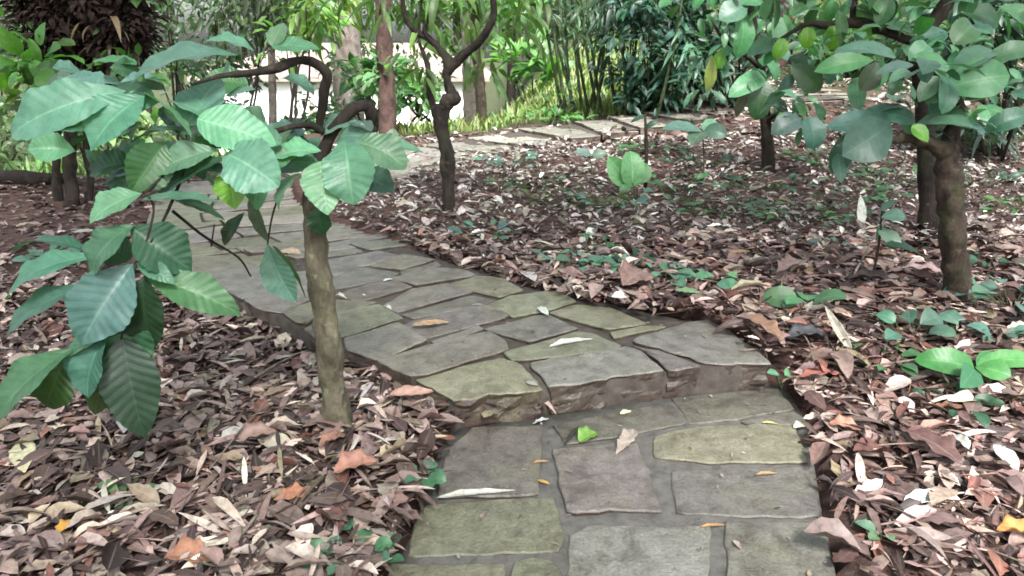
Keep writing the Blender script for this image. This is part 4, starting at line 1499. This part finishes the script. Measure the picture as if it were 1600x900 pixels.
stalk_plant('sapling', 'bare dark sapling stem beside the twin leaved seedling', (1008, 300), (1008, 178),
            [((1010, 180), (985, 192), 8, 0, 0, G_DARK), ((1009, 200), (1030, 190), 8, 0, 0, G_DARK)], .02)
stalk_plant('seedling', 'seedling with two upright pale green leaves on the leaf bank', (992, 312), (988, 285),
            [((984, 292), (950, 244), 32, 0, .1, (.1, .24, .09), (0, -1, .5)), ((988, 292), (985, 236), 34, 0, .1, (.08, .2, .09), (.3, -1, .4)), ((990, 290), (1012, 256), 26, .05, .1, (.08, .19, .09), (.5, -1, .3)),
             ((986, 292), (968, 300), 16, -.05, -.1, G_MID)], .01, M_BAMBOO)
stalk_plant('seedling', 'seedling with three spreading blue green leaves before the far path', (1098, 290), (1098, 205),
            [((1098, 206), (1034, 202), 24, 0, 0, G_BLUE), ((1098, 206), (1080, 228), 26, 0, -.2, G_BLUE), ((1099, 206), (1136, 212), 30, 0, -.1, G_BLUE), ((1099, 204), (1120, 190), 16, .1, .2, G_TEAL)], .009, M_BAMBOO)
stalk_plant('seedling', 'low seedling with one flat bluish leaf left of the bare sapling', (925, 275), (920, 242),
            [((925, 242), (896, 238), 16, 0, 0, G_BLUE), ((925, 242), (948, 240), 18, 0, 0, G_BLUE)], .008, M_BAMBOO)
stalk_plant('seedling', 'slim seedling with a few round leaves left of the mossy trunk', (1362, 440), (1378, 330),
            [((1378, 330), (1402, 312), 22, 0, 0, G_BLUE), ((1376, 340), (1416, 340), 34, -.1, -.15, G_BLUE), ((1374, 360), (1400, 390), 26, -.1, -.2, G_BLUE), ((1380, 380), (1440, 400), 34, -.2, -.25, G_DARK), ((1376, 350), (1368, 376), 24, 0, 0, G_BLUE)], .008)
stalk_plant('seedling', 'bright green seedling with broad pointed leaves low on the right', (1520, 600), (1525, 575),
            [((1522, 575), (1428, 562), 34, 0, .05, (.06, .21, .07)), ((1524, 574), (1580, 588), 34, 0, -.1, (.06, .2, .07)), ((1526, 572), (1560, 552), 20, 0, .1, (.06, .2, .07)), ((1522, 576), (1500, 606), 30, -.05, -.2, (.05, .17, .08)), ((1525, 574), (1620, 570), 26, 0, 0, (.06, .2, .06))], .008, M_BAMBOO)
GP = 'low green plants growing through the litter'
plant('ground_plant', 'row of low mint green leaves behind the mossy paving stones', (905, 418), 9, .09, .6, G_BLUE, .06, group=GP, r=.18)
plant('ground_plant', 'low green leaves right of the mint green row', (952, 424), 8, .09, .6, G_TEAL, .07, group=GP, r=.15)
plant('ground_plant', 'sprawling green leaves beside the pale green square leaf', (1042, 440), 9, .10, .6, G_TEAL, .07, group=GP, r=.16)
plant('ground_plant', 'small green sprig right of the pale green square leaf', (1105, 446), 6, .09, .55, G_TEAL, .07, group=GP, r=.12)
plant('ground_plant', 'dull green tuft at the back of the leaf bank beyond the upper path', (760, 372), 9, .10, .5, G_BLUE, .06, group=GP, r=.2)
plant('ground_plant', 'single broad green leaved plant behind the right step stone', (1262, 490), 4, .16, .75, (.06, .16, .075), .08, group=GP, r=.06)
plant('ground_plant', 'round leaved plant in front of the mossy trunk', (1420, 530), 6, .11, .8, G_BLUE, .07, group=GP, r=.2)
plant('ground_plant', 'single round leaf plant below the foot of the mossy trunk', (1498, 524), 2, .1, .9, G_BLUE, .06, group=GP, r=.04)
plant('ground_plant', 'bushy blue green plant at the right picture edge beside the mossy trunk', (1580, 486), 14, .12, .75, G_BLUE, .12, group=GP, r=.22)
plant('ground_plant', 'tiny green shoot at the right end of the step', (1222, 600), 3, .06, .7, G_TEAL, .06, group=GP, r=.03)
plant('ground_plant', 'mint green clover like plant at the bottom left of the lower path', (560, 880), 14, .05, .85, (.06, .16, .09), .05, group=GP, r=.11)
plant('ground_plant', 'small mint green sprig against the left edge of the lower path', (662, 762), 6, .055, .8, (.06, .15, .09), .06, group=GP, r=.04)
plant('ground_plant', 'grey green rosette in the lower left litter', (196, 790), 7, .08, .5, (.07, .13, .06), .04, group=GP, r=.05)
plant('ground_plant', 'tiny green pair of leaves in the left litter near the salmon leaf', (528, 738), 3, .04, .7, G_MID, .05, group=GP, r=.03)
plant('ground_plant', 'tiny green leaves among the lower litter left of the clover like plant', (392, 858), 4, .045, .7, G_TEAL, .04, group=GP, r=.04)
plant('ground_plant', 'pale green sprig in the litter right of the lower path', (1376, 842), 4, .05, .7, (.1, .17, .1), .03, group=GP, r=.04)
plant('ground_plant', 'green tuft on the far bank below the slender dark stem', (1250, 345), 26, .09, .5, (.05, .12, .06), .1, group=GP, r=.5)
plant('ground_plant', 'green tuft left of the slender dark stem on the far bank', (1130, 332), 22, .09, .5, (.045, .11, .05), .08, group=GP, r=.5)
plant('ground_plant', 'olive green patch in the middle of the silvery leaf bank', (880, 320), 26, .08, .4, (.06, .085, .03), .07, group=GP, r=.5)
plant('ground_plant', 'dark green patch above the olive patch on the silvery leaf bank', (838, 290), 20, .09, .4, (.035, .075, .03), .07, group=GP, r=.5)
plant('ground_plant', 'green weeds at the far right edge of the bank', (1592, 336), 16, .1, .5, (.05, .13, .04), .12, group=GP, r=.3)
plant('ground_plant', 'fresh green weeds before the far path beside the bamboo', (860, 196), 24, .18, .4, (.08, .19, .05), .2, group=GP, r=.6)
plant('ground_plant', 'weedy green tuft on the bank behind the slender dark stem', (1290, 262), 24, .12, .45, (.045, .11, .045), .14, group=GP, r=.6)
plant('ground_plant', 'low green growth between the two right trunks and the far path', (1390, 290), 24, .11, .45, (.05, .11, .05), .1, group=GP, r=.6)
plant('ground_plant', 'blue green weeds on the upper right bank', (1540, 235), 24, .2, .35, (.05, .11, .07), .25, group=GP, r=.6)
plant('ground_plant', 'greyish leaves below the hanging cluster at far left', (70, 420), 10, .13, .55, G_BLUE, .1, group=GP, r=.15)

places = [('at the near end of the mint green row', 860, 408), ('between the mint green row and the silvery bank', 930, 390), ('behind the triangular brown leaf', 990, 415), ('left of the bare dark sapling', 955, 325),
          ('right of the bare dark sapling', 1060, 300), ('below the three leaved seedling', 1100, 262), ('left of the slim seedling', 1300, 395), ('behind the slim seedling', 1340, 318), ('right of the mossy trunk base', 1545, 420),
          ('under the right picture edge plant', 1555, 530), ('left of the bright green seedling', 1390, 575), ('below the bright green seedling', 1490, 640), ('on the crest of the silvery bank', 800, 262), ('before the far path behind the bank', 1010, 240), ('at the foot of the slender dark stem', 1180, 300), ('on the bank above the slender stem foot', 1330, 215), ('far up the right slope', 1450, 190), ('at the top right of the bank', 1530, 290)]
for k, (w_, px_, py_) in enumerate(places):
    big = py_ < 330
    plant('ground_plant', ['small bluish', 'low fresh green', 'sprawling dark green'][k % 3] + ' plant ' + w_, (px_, py_), 14 if big else 7, .10 if big else .08, .55, [G_BLUE, G_MID, G_DARK][k % 3], .12 if big else .06, group=GP, r=.4 if big else .14)

# ------------------------------------------------------------------ background
def crown_mesh(name, parent, center, radii, nclump, nper, L, ratio, colr, tmpl=SMALL, hang=.3, shell=.55, cr=.35, colr2=None):
    cs = []
    for _ in range(nclump):
        u_ = rand_unit(1)[0] * (shell + (1 - shell) * rng.random())
        cs.append((*(np.array(center) + u_ * np.array(radii)), cr * rng.uniform(.7, 1.3)))
    return cluster(name, parent, cs, nper, L, ratio, colr, tmpl, hang=hang)


def bg_tree(label, px, y, trunk_px, r, mat, crown=None, name='tree', group=None, clumps=None):
    """trunk through photo pixels at distance y"""
    b = gnd(*px) if y is None else at(px[0], px[1], y)
    y = b[1]
    root = thing(name, label, 'tree', b, group)
    m = MB()
    g = float(hgt(b[0], b[1]))
    pts = [(b[0], b[1], min(g, b[2]) - .1, r * 1.3), (*b, r * 1.1)] + [(*at(p[0], p[1], y), r * p[2]) for p in trunk_px]
    m.tube(pts, 12, 6, .15, 5)
    m.build('trunk', mat, root)
    return root, y


def blob(root, y, lst, n, L, ratio, colr, tmpl=SMALL, hang=.4, name='crown', dy=.5, mat=None):
    """lst of (px, py, radius)"""
    cs = [(*at(a, b, y + rng.normal(0, dy)), r_) for a, b, r_ in lst]
    return cluster(name, root, cs, n, L, ratio, colr, tmpl, hang=hang, mat=mat)


def spread(x0, x1, y0, y1, k, r):
    return [(rng.uniform(x0, x1), rng.uniform(y0, y1), r * rng.uniform(.7, 1.3)) for _ in range(k)]


BT = 'trees and shrubs in the thicket behind the path'
t_, y_ = bg_tree('reddish brown straight trunk standing at the turn of the path', (606, 216), None, [(604, 150, 1), (600, 60, .92), (597, -60, .85), (595, -400, .6)], .125, M_REDBARK, group=BT)
blob(t_, y_, [(x, -420 + rng.uniform(-180, 180), .9) for x in np.linspace(300, 900, 26)], 26, .3, .4, (.05, .12, .035))
blob(t_, y_, [(502, 6, .3), (520, 20, .3), (505, 45, .22), (470, -10, .3), (540, -5, .25)], 16, .26, .28, (.14, .22, .04), NARROW, 1.0, 'low_foliage', .2)
t_, y_ = bg_tree('thick pale pinkish trunk behind the reddish one', (546, 205), 13.0, [(545, 130, 1), (541, 50, .95), (538, -60, .9), (530, -380, .6)], .25, M_PALEBARK, group=BT)
blob(t_, y_, [(x, -380 + rng.uniform(-160, 160), 1.0) for x in np.linspace(250, 800, 24)], 26, .3, .4, (.06, .13, .04))
t_, y_ = bg_tree('grey trunk left of the mossy slim one in the bright clearing', (736, 150), 17.5, [(734, 90, 1), (732, 20, 1), (730, -100, .9)], .17, M_PALEBARK, group=BT)
blob(t_, y_, spread(690, 800, -120, 20, 16, .6), 22, .25, .4, (.09, .2, .05))
t_, y_ = bg_tree('slim mossy trunk on the grass of the clearing', (752, 168), 16.0, [(748, 110, 1), (742, 60, .9), (738, -60, .8)], .1, M_MOSSBARK, group=BT)
blob(t_, y_, spread(740, 880, -60, 30, 18, .5), 22, .25, .4, (.08, .19, .05))

# dark multi-stemmed tree hung with dead fronds, upper left
b0 = gnd(112, 322)
dk = thing('tree', 'dark old tree with a brown shaggy mass of dead fronds at upper left', 'tree', b0, BT)
yd = b0[1]
for pts in ([(112, 330, yd, .085), (112, 300, yd, .06), (108, 250, yd, .055), (112, 190, yd, .055), (120, 130, yd, .07), (125, 60, yd + .1, .12), (130, -60, yd + .1, .12)],
            [(92, 322, yd + .2, .05), (88, 270, yd + .2, .035), (90, 210, yd + .2, .033), (100, 120, yd + .2, .05), (90, 0, yd + .2, .05)],
            [(138, 318, yd + .1, .04), (142, 280, yd + .1, .026), (134, 230, yd + .1, .03), (150, 140, yd + .1, .03), (170, 60, yd + .1, .03)]):
    limb(pts, 10, .35, 8).build('trunk', M_DARKBARK, dk)
blob(dk, yd + .2, spread(55, 215, -60, 70, 60, .2) + spread(20, 150, -60, 20, 16, .16) + spread(80, 200, 60, 112, 22, .14) + spread(150, 215, 90, 145, 12, .12), 95, .085, .36, (.014, .009, .008), SMALL, .5, 'dead_fronds', .2, M_DEAD)
blob(dk, yd + .1, spread(150, 230, 20, 110, 8, .2), 9, .22, .15, (.14, .10, .06), NARROW, 1.2, 'dry_fronds', .2)
m = MB()
for k in range(9):
    x0 = rng.uniform(75, 190)
    pts = [(x0, -60, yd + .1, .05), (x0 + rng.uniform(-10, 10), 20, yd + .1, .055), (x0 + rng.uniform(-15, 20), 90 + rng.uniform(-20, 20), yd + .1, .03), (x0 + rng.uniform(-20, 30), 130, yd + .1, .008)]
    m.tube([(*at(p[0], p[1], p[2]), p[3]) for p in pts], 8, 5, .4, 9)
m.build('hanging_roots', M_WOOD, dk)
blob(dk, yd - .3, spread(20, 80, 85, 125, 6, .16), 10, .17, .6, (.06, .16, .03), MID, .2, 'low_foliage', .15)
blob(dk, yd - .1, spread(20, 240, -40, 110, 14, .2), 12, .11, .5, (.05, .12, .03), SMALL, .5, 'green_fronds', .2)
blob(dk, yd + .3, spread(10, 130, 120, 170, 8, .2), 9, .16, .5, (.06, .12, .03), MID, .2, 'low_foliage', .15)


def shrub(label, px, spec, y=None, n=24, L=.2, ratio=.45, colr=G_MID, tmpl=SMALL, hang=.3, dy=.4, stems=6, mat=None, name='shrub', cat='shrub', topy=None):
    b = gnd(*px) if y is None else at(px[0], px[1], y)
    root = thing(name, label, cat, b, BT)
    y = b[1]
    m = MB()
    cs = [(*at(a, c, y + rng.normal(0, dy)), r_) for a, c, r_ in spec]
    for k in range(stems):
        c = np.array(cs[int(rng.integers(len(cs)))][:3])
        q = b + np.array((rng.normal(0, .12), rng.normal(0, .1), -.1))
        m.tube([(*q, .022), (*((q + c) / 2 + rng.normal(0, .1, 3)), .016), (*c, .006)], 6, 4, .2)
    m.build('stems', mat or M_DARKBARK, root)
    cluster('foliage', root, cs, n, L, ratio, colr, tmpl, hang=hang)
    return root


# bamboo clumps
def bamboo(label, px, culms, leafspec, n=14, colr=(.035, .075, .035), r=.026):
    b = gnd(*px)
    root = thing('bamboo_clump', label, 'bamboo', b, 'bamboo clumps behind the far path')
    for (x0, y0, x1, y1) in culms:
        g = at(x0, y0, b[1] + rng.normal(0, .25))
        g[2] = float(hgt(g[0], g[1])) - .05
        t = at(x1, y1, g[1] + rng.normal(0, .3))
        m = MB()
        k = 26
        pts = []
        for i in range(k + 1):
            f = i / k
            p = g + (t - g) * f + np.array((0, 0, 0)) + (t - g) * 0
            p = p + np.array((.12 * math.sin(f * 2.2) * (1 if x1 > x0 else -1), 0, 0))
            pts.append((*p, r * (1 - .4 * f) * (1.18 if i % 3 == 0 else 1)))
        m.tube(pts, 8, 1, 0, raw=True)
        m.build('culm', M_BAMBOO, root)
    cs = [(*at(a, c, b[1] + rng.normal(0, .4)), r_) for a, c, r_ in leafspec]
    cluster('foliage', root, cs, n, .22, .14, colr, NARROW, hang=1.1)
    return root


bamboo('slender green bamboo culms leaning left of the dark shrub', (905, 190),
       [(890, 180, 868, -60), (900, 188, 880, -60), (912, 190, 905, -80), (922, 194, 900, -60), (930, 190, 935, -60), (941, 192, 925, -70), (896, 184, 895, -60), (918, 186, 945, -80), (905, 192, 862, -40), (935, 188, 915, -60), (926, 186, 960, -60), (884, 182, 850, -80)],
       spread(850, 960, -60, 60, 26, .35), 16)
bamboo('darker bamboo culms growing through the dark shrub', (985, 190),
       [(965, 186, 955, -60), (975, 190, 990, -60), (985, 192, 984, -80), (1000, 190, 1015, -60), (1010, 186, 1040, -60), (1022, 182, 1060, -60), (992, 190, 970, -60), (1032, 180, 1052, -80)],
       spread(940, 1090, -80, 30, 26, .35), 16, (.03, .075, .045), .025)
shrub('dense dark blue green shrub right of the bamboo', (1015, 186), spread(950, 1095, 20, 130, 60, .28) + spread(965, 1080, -40, 40, 30, .3) + spread(985, 1060, 120, 165, 10, .2), None, 28, .16, .36, (.028, .068, .05), SMALL, .5, .4, 18)
shrub('long drooping blue green fronds right of the dark shrub', (1080, 178), spread(1055, 1125, 20, 120, 14, .25), None, 14, .4, .13, (.05, .11, .08), NARROW, .6, .3, 6)
shrub('tall weedy shrub between the dark shrub and the slender stem', (1140, 172), spread(1105, 1225, -30, 140, 34, .35), None, 20, .22, .35, (.035, .085, .05), SMALL, .4, .6, 10)

shrub('dull green shrub before the left end of the white building', (330, 220), spread(250, 395, 80, 200, 40, .3), 14.5, 24, .15, .4, (.035, .065, .035), SMALL, .4, .5, 3)
shrub('thin leafy twigs before the middle of the white building', (500, 210), spread(470, 540, 80, 190, 12, .22), 12.4, 14, .16, .4, (.07, .12, .07), SMALL, .4, .4, 2)
shrub('pale leafy bush low before the white building', (470, 230), spread(445, 530, 165, 215, 14, .2), 11.6, 18, .15, .45, (.07, .13, .06), SMALL, .3, .3, 3)
shrub('straggly bush between the pale trunk and the lamp post', (575, 190), spread(520, 690, 60, 130, 30, .22), 15.5, 16, .15, .4, (.06, .11, .04), SMALL, .4, .5, 3)
t_, y_ = bg_tree('slim pale stem before the white building', (427, 225), 13.5, [(426, 150, 1), (424, 80, .9), (420, -40, .8)], .07, M_PALEBARK, group=BT)
blob(t_, y_, spread(360, 480, -90, 20, 14, .4), 20, .18, .4, (.05, .1, .035))
# bright broad-leaved plants in the clearing
shrub('sunlit bright green broad leaved plants in the clearing', (826, 168), spread(790, 870, 85, 135, 10, .3), None, 10, .6, .28, (.075, .18, .04), MID, -.2, .4, 6, name='tropical_plant', cat='plant')
shrub('pale green bush left of the reddish trunk', (575, 200), spread(556, 600, 100, 160, 14, .25), 11.6, 20, .22, .45, (.1, .2, .09), SMALL, .2, .3, 6)
shrub('pale green bush right of the reddish trunk', (650, 180), spread(618, 680, 130, 170, 12, .22), 13.0, 20, .2, .4, (.10, .2, .07), SMALL, .2, .3, 6)
shrub('dark crooked shrub stump at the edge of the grass', (868, 192), spread(845, 900, 140, 185, 6, .15), None, 8, .16, .4, (.06, .14, .04), SMALL, .2, .2, 8)

# wall of trees and bushes at the left and behind, everything past the clearing
shrub('light green sunlit bush beyond the log at far left', (20, 330), spread(-60, 90, 150, 290, 44, .3), 9.6, 26, .13, .42, (.13, .19, .10), SMALL, .2, .5, 8)
shrub('pale sunlit hedge behind the dark old tree', (170, 300), spread(80, 240, 150, 290, 34, .3), 11.5, 26, .2, .42, (.13, .22, .09), SMALL, .2, .5, 8)
shrub('yellow green tree foliage above the light bush at far left', (0, 300), spread(-120, 110, 0, 150, 36, .45), 12.5, 24, .16, .4, (.04, .08, .025), SMALL, .3, .8, 8)
shrub('lit foliage with dark stems between the old tree and the pale trunk', (290, 240), spread(190, 440, -60, 110, 48, .45), 14.0, 24, .17, .4, (.04, .08, .03), SMALL, .4, 1.0, 5)
shrub('hanging dull olive vines above the ribbed leaves', (385, 230), spread(330, 460, -60, 60, 26, .4), 12.0, 22, .26, .16, (.035, .05, .026), NARROW, 1.3, .6, 2)
shrub('lime green spray of leaves beside the pale trunk', (455, 230), spread(440, 520, -30, 70, 14, .35), 11.0, 16, .24, .35, (.09, .17, .045), SMALL, .5, .4, 5)
for i, (x0, x1, lab) in enumerate([(-700, -250, 'distant tree beyond the slope at far left'), (-250, 250, 'distant tree behind the dark shaggy tree at left'),
                                   (250, 620, 'distant tree rising behind the white building'), (620, 900, 'distant tree behind the sunny clearing'),
                                   (880, 1220, 'distant tree behind the bamboo clumps'), (1200, 1500, 'distant tree behind the right slope'), (1480, 2100, 'distant tree beyond the upper right corner')]):
    nt_ = max(4, int((x1 - x0) / 85))
    for k in range(nt_):
        y = 29 + 3 * (i % 3) + rng.uniform(-2, 3)
        xa = x0 + (x1 - x0) * (k + .5) / nt_ + rng.uniform(-15, 15)
        c_ = np.array((.065, .105, .05) if i < 4 else (.03, .055, .028)) * rng.uniform(.6, 1.3)
        b = at(xa, 120, y)
        b[2] = float(hgt(b[0], b[1]))
        root = thing('tree', lab, 'tree', b, 'distant trees closing the view')
        m = MB()
        m.tube([(b[0], b[1], b[2] - .3, .2), (b[0] + rng.normal(0, .3), y, b[2] + 3, .16), (b[0] + rng.normal(0, .5), y, b[2] + 7, .1)], 8, 5, .2, 3)
        m.build('trunk', M_DARKBARK, root)
        hw = (x1 - x0) / nt_ * .75
        cs = [(*at(xa + rng.uniform(-hw, hw), rng.uniform(-190, 78 if i != 2 else 42), y + rng.normal(0, 1.3)), .85) for _ in range(19)]
        cluster('crown', root, cs, 34, .4, .42, c_, SMALL, hang=.4)

# shrubs on the right slope
shrub('dark glossy shrub at the upper right corner', (1575, 190), spread(1500, 1680, -30, 110, 34, .3), 8.5, 20, .22, .4, (.03, .075, .045), SMALL, .4, .4, 10)
shrub('weedy blue green shrub on the right slope under the limbs', (1340, 140), spread(1270, 1400, 20, 100, 18, .35), 15.0, 18, .3, .4, (.06, .13, .06), SMALL, .3, .6, 8)
shrub('fan of long bluish leaves low at the right edge', (1560, 250), spread(1500, 1610, 140, 200, 10, .22), None, 12, .34, .16, (.06, .11, .08), NARROW, .3, .3, 6)
t_, y_ = bg_tree('brown trunk among the weeds behind the slender dark stem', (1214, 120), 15.5, [(1216, 60, 1), (1218, 0, .95), (1220, -120, .8)], .26, M_REDBARK, group=BT)
blob(t_, y_, spread(1150, 1300, -140, -30, 14, .6), 24, .26, .4, (.06, .14, .04))
t_, y_ = bg_tree('reddish trunk at the top of the right slope', (1508, 110), 13.0, [(1506, 60, 1), (1504, 0, .95), (1500, -120, .8)], .2, M_REDBARK, group=BT)
blob(t_, y_, spread(1440, 1620, -140, -20, 14, .6), 24, .26, .4, (.05, .13, .04))

# unseen trees added around the viewpoint so their crowns shade the near ground
for (x, y, h_, rad, lab) in [(-4.6, .4, 6.2, 3.4, 'unseen tree added for shade left of the viewpoint'), (4.8, .2, 6.4, 3.6, 'unseen tree added for shade right of the viewpoint'),
                             (.6, -3.2, 6.6, 3.6, 'unseen tree added for shade behind the viewpoint'), (5.6, 8.4, 6.5, 3.4, 'unseen tree added for shade beside the right slope')][:3]:
    b = np.array((x, y, float(hgt(x, y))))
    root = thing('tree', lab, 'tree', b, 'unseen trees added for shade')
    m = MB()
    m.tube([(x, y, b[2] - .1, .2), (x + .1, y + .1, b[2] + 2, .15), (x + .3 * np.sign(-x), y + .3, b[2] + 4, .12), (x + .6 * np.sign(-x), y + .8, h_, .06)], 10, 6, .2, 4)
    m.build('trunk', M_DARKBARK, root)
    cs = []
    for _ in range(46):
        q = rand_unit(1)[0] * rad * rng.random() ** .4
        cs.append((x * .62 + q[0], y + 1.6 + q[1], h_ + q[2] * .28, .6))
    cluster('crown', root, cs, 26, .34, .45, G_MID, SMALL, hang=.5)

for (lab, x0, x1, y) in [('dark green undergrowth at the top of the right slope behind the limbs', 1230, 1400, 19), ('dark green undergrowth on the slope behind the reddish trunk', 1390, 1560, 17), ('leafy undergrowth at the upper right above the dim path', 1280, 1460, 14.5)]:
    shrub(lab, ((x0 + x1) / 2, 120), spread(x0, x1, -10 if y > 15 else 60, 70 if y > 15 else 105, 26, .35), y, 22, .2, .42, (.05, .11, .035), SMALL, .3, .6, 5)

# clearing grass
def grass(n, keep, label, xr, yr, colr, L=.2):
    x = rng.uniform(*xr, n)
    y = rng.uniform(*yr, n)
    ok = keep(x, y) & off_path(np.stack((x, y), -1), 1.05)
    x, y = x[ok], y[ok]
    n = len(x)
    a = rng.uniform(0, 6.283, n)
    D = np.stack((np.cos(a) * .6, np.sin(a) * .6, np.ones(n)), -1)
    N = np.stack((-np.cos(a), -np.sin(a), .4 * np.ones(n)), -1)
    V, Fq, U, Cc = leaves_mesh(SMALL, np.stack((x, y, hgt(x, y) - .01), -1), D, N, L * np.exp(rng.normal(0, .3, n)), vary(colr, n, .25, .12), np.full(n, .13))
    o = mesh_object('grass', V, Fq, M_GRASS, uvs=U, cols=Cc)
    tag(o, label, 'grass', kind='stuff')


grass(26000, lambda x, y: (x < 2.6 + .1 * (y - 12)) & (y > 11.8 + .25 * np.sin(x * 2)), 'bright yellow green grass in the clearing behind the trees', (-9, 4), (11.2, 24), (.15, .20, .06), .2)
grass(9000, lambda x, y: (x < -3.6), 'pale sunlit weeds on the slope beyond the log', (-12, -3.4), (8.2, 14), (.15, .25, .08), .22)

# log at the edge of the left slope
m = MB()
a, b, c = at(-120, 322, 7.4), at(40, 312, 7.5), at(122, 292, 7.7)
lc = (a + c) / 2
for q in (a, b, c):
    q[2] = float(hgt(q[0], q[1])) + .03
m.tube([(*(a), .1), (*b, .085), (*c, .04)], 12, 14, .55, 5)
lg = MB()
lg.v, lg.f, lg.n = [v - lc for v in m.v], m.f, m.n
o = lg.build('fallen_log', M_WOOD)
o.location = lc
tag(o, 'dark rotten log lying along the edge of the slope at far left', 'log')

# white building behind the clearing
bl = thing('white_building', 'white walled pavilion with a brown roof seen through the trees', 'building', (-4.5, 26, -1.6))
zb, zt_ = -3.2, .35
m = MB()
m.box((-9.6, 25, zb), (-1.2, 31, zt_))
m.build('wall', M_WALL, bl, False)
m = MB()
x0, x1, y0, y1 = -10.2, -.7, 24.7, 32
V = [(x0, y0, zt_), (x1, y0, zt_), (x1, y1, zt_), (x0, y1, zt_), (x0 + 2.5, 28, zt_ + 1.0), (x1 - 2.5, 28, zt_ + 1.0)]
V += [(p[0], p[1], p[2] - .14) for p in V[:4]]
m.add(V, [(0, 1, 5, 4), (1, 2, 5), (2, 3, 4, 5), (3, 0, 4), (0, 6, 7, 1), (1, 7, 8, 2), (2, 8, 9, 3), (3, 9, 6, 0), (9, 8, 7, 6)])
m.build('roof', M_ROOF, bl, False)
for x in (-9.6, -6.4, -3.2, -.9):
    m = MB()
    m.tube([(x, 24.86, zb, .07), (x, 24.86, zt_ - .16, .065)], 10, 4)
    m.build('post', M_PALEBARK, bl)

# thin lamp post in the clearing
pb = gnd(636, 178)
lp = thing('lamp_post', 'thin dark post with a small cross head right of the reddish trunk', 'lamp post', pb)
pt = at(630, 96, pb[1])
m = MB()
m.tube([(*(pb - np.array((0, 0, .1))), .045), (*((pb + pt) / 2), .04), (*pt, .035)], 10, 4)
m.build('post', M_METAL, lp)
m = MB()
m.box(pt + np.array((-.22, -.04, -.04)), pt + np.array((.22, .04, .03)))
m.box(pt + np.array((-.07, -.07, .03)), pt + np.array((.07, .07, .2)))
m.build('lamp_head', M_METAL, lp, False)

# ------------------------------------------------------------------ render settings
scene.view_settings.view_transform = 'Standard'
scene.view_settings.look = 'None'
scene.view_settings.exposure = 1.85
scene.view_settings.gamma = 1.0
scene.cycles.use_denoising = True
scene.cycles.max_bounces = 6
scene.cycles.diffuse_bounces = 3
scene.cycles.glossy_bounces = 2
scene.cycles.transmission_bounces = 3
scene.cycles.sample_clamp_indirect = 4.0
scene.cycles.use_adaptive_sampling = True
scene.cycles.filter_width = 1.7
